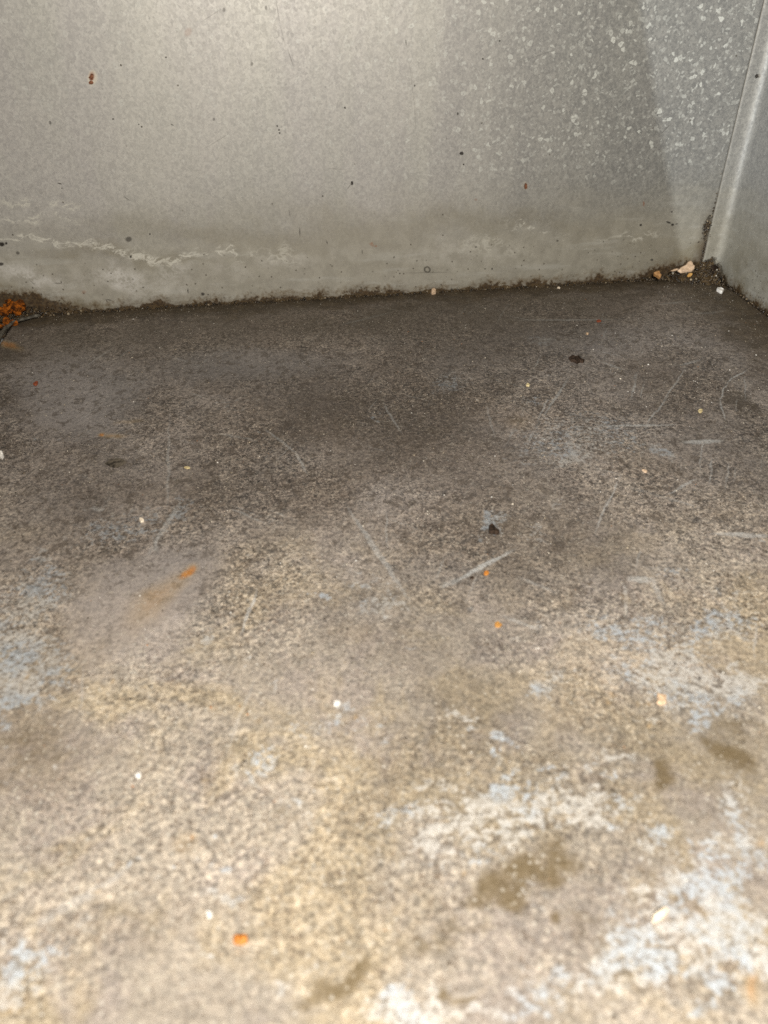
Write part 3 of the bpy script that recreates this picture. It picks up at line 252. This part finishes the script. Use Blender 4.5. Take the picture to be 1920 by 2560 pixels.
    col = n.mix(n.mul(lt, n.mr(near, 0, 1, .32, .6)), col, n.mix(r2[2], (.42, .37, .29), (.52, .48, .41)))
    h = n.math('ADD', n.mul(fine, .6), n.mul(tiny, .4)); h = n.math('SUBTRACT', h, n.mul(brown, .15)); h = n.math('ADD', h, n.mul(dk, .25))
    nr = n.bump(h, .7, .0006); nr = n.bump(mid, .25, .0012, nr)
    rough = n.mr(n.math('ADD', n.mul(fine, .5), n.mul(smooth, .2)), .2, .6, .62, .40)
    return n.finish(col, rough, .12, nr, .5)

# ------------------------------------------------------------------ upright sheets: spangled galvanised steel
def wall_material(name, axis, marks=True, flange=False):
    n = NT(name); x, y, z = n.sep(n.co)
    u = x if axis == 'x' else n.math('SUBTRACT', y, x)
    p = n.comb(u, z, 0.)
    wf = n.warp(p, [(400, .0007)])
    big = n.noise(p, 12, 3, .5); bands = n.noise(n.mapping(p, scale=(1, .12, 1)), 42, 3, .55); mid = n.noise(p, 150, 4, .6); fine = n.noise(p, 750, 3, .6)
    col = n.mix(n.mr(big, .35, .65), (.368, .364, .338), (.420, .410, .380))
    col = n.mix(n.mr(bands, .35, .65, 0, .45), col, (.375, .355, .360))
    dull = n.mr(n.math('ADD', u, n.mul(n.math('SUBTRACT', bands, .5), .10)), -.185, -.050) if axis == 'x' else .8                 # bluish zinc, darkened to the right to paint in the lamp's falloff
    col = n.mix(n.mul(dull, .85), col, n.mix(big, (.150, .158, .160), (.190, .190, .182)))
    # spangle: crystals about a millimetre across, each its own tone
    pw = n.warp(p, [(900, .0008)])
    c1 = n.sep(n.voro(pw, 1250, 'Color')); c2 = n.sep(n.voro(n.mapping(pw, scale=(1, .75, 1)), 760, 'Color'))
    t = n.math('ADD', n.mul(c1[0], .55), n.mul(c2[1], .45))
    col = n.mix(n.mr(t, .2, .8, 0, .62, False), n.mix(.26, col, (.17, .165, .15)), n.mix(.30, col, (.66, .64, .57)))
    pf = n.warp(p, [(260, .0016), (900, .0010)])
    vd = n.voro(pf, 560, 'Distance', 'DISTANCE_TO_EDGE'); vc = n.sep(n.voro(pf, 560, 'Color'))
    fl = n.mul(n.mr(vd, .02, .09), n.mr(vc[0], .905, .915))
    vs = n.sep(n.voro(pf, 1000, 'Color')); fl = n.math('MAXIMUM', fl, n.mul(n.mr(vs[0], .90, .91), .6))
    fm = n.mul(n.mr(u, -.24, -.07, .24, 1.), n.mr(z, .035, .075)) if axis == 'x' else .08
    col = n.mix(n.mul(fl, n.mr(vc[1], 0, 1, .25, .95), fm), col, (.56, .57, .53))  # crystal flakes, their glint painted as pale colour, mostly at the right
    vd2 = n.voro(pw, 560); vc2 = n.sep(n.voro(pw, 560, 'Color'))
    dkf = n.mul(n.mr(vd2, .16, .34, 1, 0), n.mr(vc2[0], .84, .88), .26)
    col = n.mix(dkf, col, (.13, .125, .12))
    # dust film and water line towards the foot
    zz = n.math('ADD', z, n.mul(n.math('SUBTRACT', n.noise(n.mapping(p, scale=(1, 2.2, 1)), 22, 5, .65), .5), .045))
    low = n.mr(zz, .062, .018)
    col = n.mix(n.mul(low, .72), col, n.mix(n.mr(mid, .35, .65), (.225, .207, .160), (.290, .270, .215)))
    streak = n.mr(n.noise(n.mapping(p, scale=(.14, 1, 1)), 170, 4, .65), .52, .66, 0, .35)
    col = n.mix(n.mul(streak, n.mr(zz, .055, .020)), col, (.40, .395, .36))
    if marks:
        ol = n.mul(n.attr('olive'), n.mr(n.math('ADD', n.mul(mid, .5), n.mul(fine, .5)), .36, .56, .5, 1.))
        col = n.mix(n.mul(ol, .80), col, (.165, .142, .092))
        pa = n.mul(n.attr('pale'), n.mr(n.math('ADD', n.mul(mid, .55), n.mul(fine, .45)), .40, .58, .15, 1.))
        col = n.mix(n.mul(pa, .85), col, (.52, .505, .475))
        zone = n.attr('crust')
        rg = n.math('ABSOLUTE', n.math('SUBTRACT', n.noise(n.mapping(wf, scale=(.7, 1.2, 1)), 190, 4, .62, .5), .5))
        cr = n.math('MAXIMUM', n.mul(n.mr(rg, .065, .010), n.mr(zone, .02, .5)), n.mul(n.mr(zone, .45, .95), n.mr(fine, .38, .56, .1, .9)))
        col = n.mix(n.mul(cr, .8), col, (.56, .545, .48))
    # black grime feathering up from the floor seam
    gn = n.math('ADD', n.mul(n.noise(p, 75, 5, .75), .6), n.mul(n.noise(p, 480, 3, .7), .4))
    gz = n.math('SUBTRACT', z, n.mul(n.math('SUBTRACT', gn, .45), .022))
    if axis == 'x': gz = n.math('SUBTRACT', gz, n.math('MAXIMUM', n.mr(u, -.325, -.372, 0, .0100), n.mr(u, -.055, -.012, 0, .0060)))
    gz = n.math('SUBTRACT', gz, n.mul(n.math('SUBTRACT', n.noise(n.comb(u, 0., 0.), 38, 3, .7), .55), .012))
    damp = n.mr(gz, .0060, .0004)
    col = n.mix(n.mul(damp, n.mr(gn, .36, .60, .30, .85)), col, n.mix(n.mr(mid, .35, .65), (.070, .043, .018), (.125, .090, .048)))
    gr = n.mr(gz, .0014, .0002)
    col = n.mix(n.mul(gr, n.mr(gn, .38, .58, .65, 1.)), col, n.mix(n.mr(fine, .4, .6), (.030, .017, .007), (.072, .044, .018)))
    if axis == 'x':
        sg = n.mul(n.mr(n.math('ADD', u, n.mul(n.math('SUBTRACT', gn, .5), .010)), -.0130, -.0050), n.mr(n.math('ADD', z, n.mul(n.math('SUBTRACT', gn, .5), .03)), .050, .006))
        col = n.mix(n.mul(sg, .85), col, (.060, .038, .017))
    sp = n.mul(n.mr(n.voro(p, 420), .12, .22, 1, 0), n.mr(n.sep(n.voro(p, 420, 'Color'))[2], n.mr(z, .003, .03, .60, .993), 1., 0, 1))
    col = n.mix(n.mul(sp, .85), col, (.045, .034, .022))
    if marks:
        col = n.mix(n.marks(wf, WALL_MARKS['halo'], .5, 1.), col, (.52, .48, .40))
        col = n.mix(n.marks(wf, WALL_MARKS['rust'], .4, 1.), col, (.23, .085, .035))
        col = n.mix(n.math('MAXIMUM', n.marks(wf, WALL_MARKS['dark'], .5, 1.), n.mul(n.marks(p, WALL_MARKS['hair'], .3, 1.), .9)), col, (.028, .024, .02))
        col = n.mix(n.marks(wf, WALL_MARKS['ring'], ring=True), col, (.05, .045, .035))
    else:
        b = n.mr(n.noise(p, 34, 4, .6), .5, .66, 0, .5)
        col = n.mix(n.mul(b, n.mr(z, .06, .005)), col, (.15, .13, .085))
    if axis != 'x': col = n.mix(n.mr(x, -.0041, -.0047, 0, .85), col, (.13, .115, .09))      # the cut edge of the flange is dull with dirt
    h = n.math('ADD', n.mul(c1[1], .35), n.mul(fine, .65))
    nr = n.bump(h, .06, .00025)
    rough = n.mr(n.math('ADD', n.mul(c2[0], .35), n.mul(low, .35)), 0, .7, .48, .68)
    return n.finish(col, rough, n.mr(zz, .018, .05, .10, .42) if axis == 'x' else .35, nr, .4)

def plain(name, a, b, scale=900, rough=.7, bumpd=.0006, spec=.4, metal=0.):
    n = NT(name); f = n.noise(n.co, scale, 4, .65)
    c = n.mix(n.mr(f, .36, .62), a, b)
    return n.finish(c, rough, metal, n.bump(f, .7, bumpd), spec)
def grain_material(name, stops, rough, spec=.5):
    n = NT(name); g = n.N.new('ShaderNodeNewGeometry'); r = n.N.new('ShaderNodeValToRGB'); r.color_ramp.interpolation = 'CONSTANT'
    e = r.color_ramp.elements
    while len(e) < len(stops): e.new(.5)
    for q, (pos, c) in zip(e, stops): q.position = pos; q.color = (*c, 1)
    n.L.new(g.outputs['Random Per Island'], r.inputs[0])
    f = n.noise(n.co, 2500, 2, .5)
    return n.finish(n.mix(n.mr(f, .3, .7, 0, .35), r.outputs[0], (.06, .045, .03)), rough, 0., None, spec)

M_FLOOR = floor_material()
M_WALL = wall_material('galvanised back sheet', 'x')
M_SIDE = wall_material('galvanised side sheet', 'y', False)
M_RUST = plain('flaking rust', (.035, .013, .005), (.34, .098, .010), 380, .95, .0014, .1)
M_DIRT = plain('caked dirt', (.022, .015, .009), (.085, .060, .032), 650, .62, .0012, .5)
M_EDGE = plain('bare sheet edge', (.04, .034, .024), (.13, .118, .095), 380, .6, .0006, .4, .2)
M_GROUND = plain('concrete ground', (.16, .15, .135), (.26, .245, .22), 60, .9, .004)
CM = {'beige': plain('beige chip', (.50, .355, .235), (.60, .44, .30), 900, .7),
      'tan': plain('tan chip', (.38, .20, .075), (.52, .29, .12), 900, .7),
      'ochre': plain('ochre crumb', (.42, .22, .05), (.55, .32, .10), 900, .7),
      'white': plain('white chip', (.60, .575, .53), (.76, .73, .68), 700, .5),
      'cream': plain('cream chip', (.66, .55, .42), (.80, .70, .56), 500, .45),
      'peach': plain('peach chip', (.50, .35, .22), (.60, .43, .28), 900, .6),
      'orange': plain('orange chip', (.36, .115, .012), (.50, .20, .03), 700, .6),
      'amber': plain('amber chip', (.38, .17, .03), (.46, .23, .06), 900, .6),
      'rustred': plain('rust red flake', (.17, .035, .012), (.26, .06, .02), 900, .7),
      'rustbrown': plain('rust brown', (.11, .042, .020), (.24, .10, .05), 1400, .75),
      'yellow': plain('straw flake', (.46, .36, .18), (.58, .48, .26), 900, .6),
      'leaf': plain('mottled flake', (.025, .021, .016), (.125, .105, .08), 520, .9, .0006, .1),
      'darkbrown': plain('dark crumb', (.014, .009, .006), (.045, .028, .018), 900, .9, .0006, .15),
      'black': plain('black fleck', (.012, .010, .009), (.035, .028, .022), 900, .5)}

# ------------------------------------------------------------------ object helpers
rng = np.random.RandomState(11)
random.seed(4)
def link(name, me, mat, parent=None):
    o = bpy.data.objects.new(name, me); C.objects.link(o)
    if mat and not me.materials: me.materials.append(mat)
    if parent: o.parent = parent
    return o
def mesh_np(name, V, Fc):
    me = bpy.data.meshes.new(name); me.from_pydata([tuple(v) for v in V], [], [tuple(f) for f in Fc]); me.update(); return me
def tag(o, label, cat, group=None, kind=None):
    if label: o['label'] = label
    if cat: o['category'] = cat
    if group: o['group'] = group
    if kind: o['kind'] = kind
    return o
def bm_obj(name, bm, mat, parent=None, smooth=False):
    bmesh.ops.recalc_face_normals(bm, faces=bm.faces)
    me = bpy.data.meshes.new(name); bm.to_mesh(me); bm.free()
    if smooth:
        for f in me.polygons: f.use_smooth = True
    return link(name, me, mat, parent)
def waves(n, lo, hi, amp, seed):
    r = np.random.RandomState(seed); K = []
    for _ in range(n):
        f = r.uniform(lo, hi); a = r.uniform(0, 2 * math.pi); K.append((f * math.cos(a), f * math.sin(a), r.uniform(0, 6.28), amp * r.uniform(.4, 1) * lo / f))
    return lambda u, v: sum(a * np.sin(kx * u + ky * v + ph) for kx, ky, ph, a in K)

# ------------------------------------------------------------------ ground and box
g = bmesh.new(); bmesh.ops.create_grid(g, x_segments=20, y_segments=20, size=2.0)
for v in g.verts: v.co.z = -.016 + random.uniform(-.0015, .0015)
tag(bm_obj('ground', g, M_GROUND), None, None, None, 'structure')

box = bpy.data.objects.new('metal_box', None); C.objects.link(box); box.empty_display_size = .1
tag(box, 'dirty open galvanised steel box with a grimy scratched floor and rusted left corner', 'metal box')
XL = -.3845; XR = .0045
# floor panel, slightly buckled, its far left corner rusted away along a curled lip
fw = waves(9, 18, 70, .00035, 5)
xs = np.linspace(XL + .0006, XR - .0014, 440); ys = np.linspace(-.42, -.0012, 470)
GX, GY = np.meshgrid(xs, ys); GZ = fw(GX, GY) * np.clip((-GY) / .05, 0, 1) * np.clip((XR - GX) / .05, 0, 1)
nx, ny = len(xs), len(ys)
lipx = [p[0] for p in LIP]; lipy = [p[1] for p in LIP]
CXm, CYm = .5 * (GX[:-1, :-1] + GX[1:, 1:]), .5 * (GY[:-1, :-1] + GY[1:, 1:])
gone = (CXm < lipx[-1]) & (CYm > np.interp(CXm, lipx, lipy) + .0004 * np.sin(CXm * 2300))    # beyond the lip, in the corner
idx = np.arange(nx * ny).reshape(ny, nx)
Q = np.stack([idx[:-1, :-1], idx[:-1, 1:], idx[1:, 1:], idx[1:, :-1]], -1)[~gone]
me = mesh_np('floor_panel', np.stack([GX.ravel(), GY.ravel(), GZ.ravel()], 1).tolist(), Q.tolist())
def stain(GX, GY, rows, warps, s0, s1):
    """strength of the listed stains at every vertex, their outlines made ragged"""
    u, v = GX.copy(), GY.copy()
    for k, (lo, hi, am) in enumerate(warps):
        u += waves(8, lo, hi, am, 40 + k)(GX, GY); v += waves(8, lo, hi, am, 60 + k)(GX, GY)
    acc = np.zeros_like(u)
    for (a, b, rot, ra, rb, st) in rows:
        dx, dy = u - a, v - b; c, s_ = math.cos(rot), math.sin(rot)
        d = np.hypot((dx * c + dy * s_) / ra, (-dx * s_ + dy * c) / rb)
        t = np.clip((s1 - d) / (s1 - s0), 0, 1); acc = np.maximum(acc, st * t * t * (3 - 2 * t))
    return acc.ravel().astype(np.float32)
for nm, wp, s0, s1 in (('grime', [(40, 120, .006), (300, 700, .0016)], .1, 1.2), ('smooth', [(60, 150, .0022), (300, 700, .0008)], .35, 1.05), ('olive', [(80, 200, .0024), (350, 900, .0012)], .2, 1.15),
                       ('pale', [(80, 200, .0028), (350, 900, .0014)], .05, 1.25), ('rust', [(150, 400, .0007), (600, 1200, .0003)], .2, 1.1)):
    at = me.attributes.new(nm, 'FLOAT', 'POINT'); at.data.foreach_set('value', stain(GX, GY, FLOOR_MARKS[nm], wp, s0, s1))
bm = bmesh.new(); bm.from_mesh(me)
bmesh.ops.delete(bm, geom=[v for v in bm.verts if not v.link_faces], context='VERTS')
rim = bmesh.ops.extrude_edge_only(bm, edges=[e for e in bm.edges if e.is_boundary])            # the thickness of the sheet
for e in rim['geom']:
    if isinstance(e, bmesh.types.BMVert): e.co.z -= .0012
bm.to_mesh(me); bm.free()
for f in me.polygons: f.use_smooth = True
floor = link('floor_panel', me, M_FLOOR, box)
# curled lip: a rolled strip of bare sheet along the break
def tube(pts, rad, n=10, a0=-.5, a1=4.2):
    bm = bmesh.new(); rows = []
    P = [Vector(p) for p in pts]
    for i, p in enumerate(P):
        t = (P[min(i + 1, len(P) - 1)] - P[max(i - 1, 0)]).normalized(); up = Vector((0, 0, 1)); s = t.cross(up).normalized()
        rr = rad * (1 + .25 * math.sin(i * 2.1)); row = []
        for k in range(n):
            a = a0 + (a1 - a0) * k / (n - 1)
            row.append(bm.verts.new(p + s * (math.cos(a) * rr) + up * (math.sin(a) * rr * .8 + rr * .3)))
        rows.append(row)
    for A, B in zip(rows, rows[1:]):
        for k in range(n - 1): bm.faces.new((A[k], A[k + 1], B[k + 1], B[k]))
    return bm
fine_lip = []
for a, b in zip(LIP, LIP[1:]):
    for t in (0, .33, .66): fine_lip.append(Vector(a).lerp(Vector(b), t))
o = bm_obj('curled_edge', tube([(p.x, p.y, .0006) for p in fine_lip if p.y < -.003], -.0+.0011), M_EDGE, floor, True)
md = o.modifiers.new('thickness', 'SOLIDIFY'); md.thickness = .0005

def sheet(name, mat, prof, z0, z1, nz, thick, parent, top=None, seed=1, amp=.0006):
    """an upright sheet: a plan outline (x, y) drawn upwards; top(i) gives its own upper edge"""
    bm = bmesh.new(); rows = []; wv = waves(6, 10, 40, amp, seed)
    P = np.array(prof); T = np.gradient(P, axis=0); T /= np.linalg.norm(T, axis=1)[:, None]; Nn = np.stack([-T[:, 1], T[:, 0]], 1)
    s = np.concatenate([[0], np.cumsum(np.linalg.norm(np.diff(P, axis=0), axis=1))])
    for side in (0, 1):
        R = []
        for i, (x, y) in enumerate(prof):
            zt = z1 if top is None else top(x, y); c = []
            for k in range(nz + 1):
                z = z0 + (zt - z0) * k / nz; d = float(wv(s[i], z)) * min(1, max(0, z) / .05) + side * thick
                c.append(bm.verts.new((x + Nn[i, 0] * d, y + Nn[i, 1] * d, z)))
            R.append(c)
        rows.append(R)
    A, B = rows; n = len(prof)
    for i in range(n - 1):
        for k in range(nz):
            bm.faces.new((A[i][k], A[i + 1][k], A[i + 1][k + 1], A[i][k + 1])); bm.faces.new((B[i][k], B[i][k + 1], B[i + 1][k + 1], B[i + 1][k]))
        bm.faces.new((A[i][0], B[i][0], B[i + 1][0], A[i + 1][0])); bm.faces.new((A[i][nz], A[i + 1][nz], B[i + 1][nz], B[i][nz]))
    for i in (0, n - 1):
        for k in range(nz): bm.faces.new((A[i][k], A[i][k + 1], B[i][k + 1], B[i][k]))
    return bm_obj(name, bm, mat, parent, False)
bx = np.linspace(XL - .003, XR + .003, 440); bz = np.linspace(-.012, .26, 300)
BX, BZ = np.meshgrid(bx, bz); bw = waves(6, 10, 40, .0004, 3)
BY = bw(BX, BZ) * np.clip(BZ / .05, 0, 1)
bi = np.arange(BX.size).reshape(BX.shape)
me = mesh_np('back_panel', np.stack([BX.ravel(), BY.ravel(), BZ.ravel()], 1).tolist(), np.stack([bi[:-1, :-1], bi[:-1, 1:], bi[1:, 1:], bi[1:, :-1]], -1).reshape(-1, 4).tolist())
for nm, wp, s0, s1 in (('olive', [(80, 200, .0030), (350, 900, .0014)], .1, 1.2), ('pale', [(80, 200, .0030), (350, 900, .0014)], .1, 1.2),
                       ('crust', [(60, 160, .0016), (250, 500, .0010), (700, 1400, .0006)], 0., 1.6)):
    at = me.attributes.new(nm, 'FLOAT', 'POINT'); at.data.foreach_set('value', stain(BX, BZ, WALL_MARKS[nm], wp, s0, s1))
bm = bmesh.new(); bm.from_mesh(me)
rim = bmesh.ops.extrude_edge_only(bm, edges=[e for e in bm.edges if e.is_boundary])
for e in rim['geom']:
    if isinstance(e, bmesh.types.BMVert): e.co.y += .0012
bm.to_mesh(me); bm.free()
for f in me.polygons: f.use_smooth = True
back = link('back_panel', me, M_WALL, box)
# right panel: a flange lapped on the back sheet, a rounded bend, then the side, its front edge sloped
R = .0045; F0 = -.0007
prof = [(-.0094, F0 + .0004), (-.0090, F0), (-.0075, F0 - .0001)]
for k in range(9):
    a = math.pi / 2 * k / 8; prof.append((-R + R * math.sin(a) + .0002, F0 - R + R * math.cos(a) + 0))
for y in np.linspace(-.012, -.36, 40): prof.append((.0002, y))
prof = [(x + XR, y) for x, y in prof]
def slope_top(x, y): return .26 if y > -.245 else max(.01, .26 - (-.245 - y) * 2.6)
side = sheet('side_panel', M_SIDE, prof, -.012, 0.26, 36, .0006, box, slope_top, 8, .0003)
for f in side.data.polygons: f.use_smooth = True
# left panel, out of view; front edge slanted to cut the added side lamp
lp = bmesh.new(); ring = [(-.0010, -.012), (-.0010, .26), (-.243, .26), (-.279, .163), (-.302, .099), (-.338, 0.), (-.342, -.012)]
a = [lp.verts.new((XL, y, z)) for y, z in ring]; b = [lp.verts.new((XL - .0012, y, z)) for y, z in ring]
lp.faces.new(a); lp.faces.new(b[::-1])
for i in range(len(ring)): lp.faces.new((a[i], b[i], b[(i + 1) % len(ring)], a[(i + 1) % len(ring)]))
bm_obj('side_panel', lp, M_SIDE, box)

# rust scale in the hole
def lump(bm, c, rad, seed, sub=2, flat=.8, rough=.35):
    r = bmesh.ops.create_icosphere(bm, subdivisions=sub, radius=1.0); rs = np.random.RandomState(seed); k = [(rs.normal(size=3) * 3, rs.uniform(0, 6)) for _ in range(5)]
    for v in r['verts']:
        d = 1 + rough * sum(math.sin(float(np.dot(q, v.co)) + ph) for q, ph in k) / 3
        v.co = Vector((v.co.x * d * rad, v.co.y * d * rad, v.co.z * d * rad * flat)) + Vector(c)
for i, (x, y, z, rad) in enumerate(RUST_LUMPS):
    bm = bmesh.new(); lump(bm, (x, y, z), rad * .95, i, 3, .8, .5)
    bm_obj('rust_scale', bm, M_RUST, floor)

# ------------------------------------------------------------------ chips and crumbs, one by one
def chip(name, surf, th, mat, lift, pts, seed):
    P = [Vector(p) for p in pts]; c = sum(P, Vector()) / len(P)
    nrm = {'floor': Vector((0, 0, 1)), 'wall': Vector((0, -1, 0)), 'pile': Vector((0, -.55, .83)).normalized()}[surf]
    rs = random.Random(seed); base = c + nrm * lift; bm = bmesh.new(); rows = []
    for k, (sc, hh) in enumerate(((1.0, -.15), (1.02, .45), (.99, .82), (.92, 1.0), (.45, 1.04))):
        rows.append([bm.verts.new((p - c) * sc * (1 + rs.uniform(-.05, .05)) + nrm * th * hh * (1 + rs.uniform(-.18, .18))) for p in P])
    for A, B in zip(rows, rows[1:]):
        for i in range(len(P)): bm.faces.new((A[i], A[(i + 1) % len(P)], B[(i + 1) % len(P)], B[i]))
    bm.faces.new(rows[-1]); bm.faces.new(rows[0][::-1])
    o = bm_obj(name, bm, CM[mat]); o.location = base
    if surf == 'floor': o.location.z = float(fw(c.x, c.y)) * min(1, -c.y / .05) * min(1, (XR - c.x) / .05) + lift
    return o
for i, (name, label, cat, grp, surf, th, mat, lift, pts) in enumerate(CHIPS):
    o = chip(name, surf, th, mat, lift, pts, i)
    if name == 'rust_blister': o.parent = back
    else: tag(o, label, cat, grp)

# ------------------------------------------------------------------ grit, dirt
OCT = np.array([(1, 0, 0), (-1, 0, 0), (0, 1, 0), (0, -1, 0), (0, 0, 1), (0, 0, -1)], float)
OF = np.array([(0, 2, 4), (2, 1, 4), (1, 3, 4), (3, 0, 4), (2, 0, 5), (1, 2, 5), (3, 1, 5), (0, 3, 5)])
def grains(name, pos, size, mat, extra=None, flat=.6):
    n = len(pos); V = OCT[None] * (1 + rng.uniform(-.35, .35, (n, 6, 1)))
    V = V * (size[:, None, None] * np.stack([rng.uniform(.7, 1.4, n), rng.uniform(.7, 1.3, n), np.full(n, flat)], 1)[:, None, :])
    a = rng.uniform(0, 6.28, n); ca, sa = np.cos(a)[:, None], np.sin(a)[:, None]; X, Y = V[..., 0].copy(), V[..., 1].copy()
    V[..., 0] = X * ca - Y * sa; V[..., 1] = X * sa + Y * ca
    t = rng.normal(0, .5, n)[:, None]; Y, Z = V[..., 1].copy(), V[..., 2].copy()
    V[..., 1] = Y * np.cos(t) - Z * np.sin(t); V[..., 2] = Y * np.sin(t) + Z * np.cos(t)
    V = (V + pos[:, None, :]).reshape(-1, 3); Fc = (OF[None] + 6 * np.arange(n)[:, None, None]).reshape(-1, 3)
    if extra is not None:
        EV, EF = extra; Fc = np.concatenate([Fc, np.array(EF) + len(V)]); V = np.concatenate([V, np.array(EV)])
    me = bpy.data.meshes.new(name); me.vertices.add(len(V)); me.vertices.foreach_set('co', V.astype(np.float32).ravel())
    me.loops.add(Fc.size); me.loops.foreach_set('vertex_index', Fc.astype(np.int32).ravel())
    me.polygons.add(len(Fc)); me.polygons.foreach_set('loop_start', np.arange(0, Fc.size, 3, dtype=np.int32))
    me.update(calc_edges=True); me.validate()
    return link(name, me, mat)
def on_floor(x, y): return fw(x, y) * np.clip(-y / .05, 0, 1) * np.clip((XR - x) / .05, 0, 1)
n = 52000
gx = rng.uniform(XL + .004, -.003, n); gy = -.004 - .40 * rng.uniform(0, 1, n)
dens = waves(10, 40, 160, .5, 21)(gx, gy)
keep = (rng.uniform(-1.0, 1.2, n) < dens) & ~((gx < -.35) & (gy > -.02))
gx, gy = gx[keep], gy[keep]; sz = np.exp(rng.normal(math.log(.00014), .42, len(gx))); sz = np.minimum(sz, .0005)
G_MAT = grain_material('loose grit', [(0, (.040, .030, .022)), (.38, (.13, .10, .07)), (.60, (.33, .27, .19)), (.80, (.50, .44, .35)), (.93, (.72, .68, .61)), (.990, (.42, .15, .03))], .3)
tag(grains('grit', np.stack([gx, gy, on_floor(gx, gy) + sz * .25], 1), sz, G_MAT), 'fine tan and brown grit scattered over the whole floor', 'grit', None, 'stuff')

# dirt along the seams: a low uneven fillet plus crumbs
def seam_h(x):
    return .0007 + .0004 * np.sin(x * 310) + .0003 * np.sin(x * 870 + 1) + .0002 * np.sin(x * 1900 + 2) + .0035 * np.clip((-.345 - x) / .03, 0, 1) + .0095 * np.clip((x - XR + .040) / .034, 0, 1) ** 1.5
EV, EF = [], []
sx = np.linspace(XL + .001, XR - .004, 420)
for i, x in enumerate(sx):
    hgt = max(.0003, float(seam_h(x))) + .00022 * rng.uniform(-1, 1); wd = hgt * (1.35 + .25 * math.sin(x * 900)) + .0003 * rng.uniform(-1, 1)
    EV += [(x, -.0003, hgt), (x, -.0005 - wd * .25, hgt * .72), (x, -.0007 - wd * .6, hgt * .36), (x, -.0010 - wd, -.0002)]
    if i:
        for k in range(3):
            a = (i - 1) * 4 + k; b = i * 4 + k; EF += [(a, a + 1, b + 1), (a, b + 1, b)]
px, ps = [], []
n = 2600
x = rng.uniform(XL + .001, XR - .003, n); wgt = seam_h(x); t = rng.uniform(0, 1, n) ** 1.0
h = np.maximum(.0003, wgt); y = -.0006 - t * h * 1.5 - np.abs(rng.normal(0, .0007, n)); z = np.maximum(h * (1 - t) * .9, .0001)
px.append(np.stack([x, y, z], 1)); ps.append(np.exp(rng.normal(math.log(.00028), .5, n)))
n = 900                                                                # the heap in the far right corner
x = -np.abs(rng.normal(0, .022, n)) - .002; x = np.clip(x, -.075, -.002) + XR; h = np.maximum(.0004, seam_h(x)); t = rng.uniform(0, 1, n)
px.append(np.stack([x, -.001 - t * h * 1.55, h * (1 - t) + .0003], 1)); ps.append(np.exp(rng.normal(math.log(.00034), .5, n)))
n = 700                                                                # along the gap at the right panel
y = -rng.uniform(.002, .20, n); px.append(np.stack([XR - np.abs(rng.normal(0, .0009, n)) - .0004, y, rng.uniform(0, .0006, n)], 1)); ps.append(np.exp(rng.normal(math.log(.00028), .5, n)))
n = 420                                                                # creeping up the lapped flange
z = np.abs(rng.normal(0, .018, n)) + .002; px.append(np.stack([-.0055 + rng.normal(0, .0003, n) - .0012 * (np.abs(z - .026) < .006), np.full(n, -.0006), z], 1)); ps.append(np.exp(rng.normal(math.log(.00022), .5, n)))
n = 160
z = rng.normal(.0265, .0028, n); px.append(np.stack([-.0071 + rng.normal(0, .0010, n), np.full(n, -.0006), z], 1)); ps.append(np.exp(rng.normal(math.log(.00034), .4, n)))
n = 500                                                                # left corner
x = XL + .004 + np.abs(rng.normal(0, .016, n)); t = rng.uniform(0, 1, n); h = .0065 * np.clip(1 - (x - XL) / .07, .05, 1)
px.append(np.stack([x, -.0008 - t * h * 1.1, h * (1 - t)], 1)); ps.append(np.exp(rng.normal(math.log(.00036), .5, n)))
P = np.concatenate(px); Sz = np.minimum(np.concatenate(ps), .0009)
D_MAT = grain_material('seam dirt', [(0, (.012, .008, .004)), (.45, (.040, .025, .011)), (.78, (.085, .056, .026)), (.90, (.17, .125, .07)), (.965, (.36, .29, .19)), (.992, (.66, .62, .54))], .35, .5)
tag(grains('dirt', P, Sz, D_MAT, (EV, EF), .9), 'dark crumbly dirt packed along the seams and heaped in the far right corner', 'dirt', None, 'stuff')
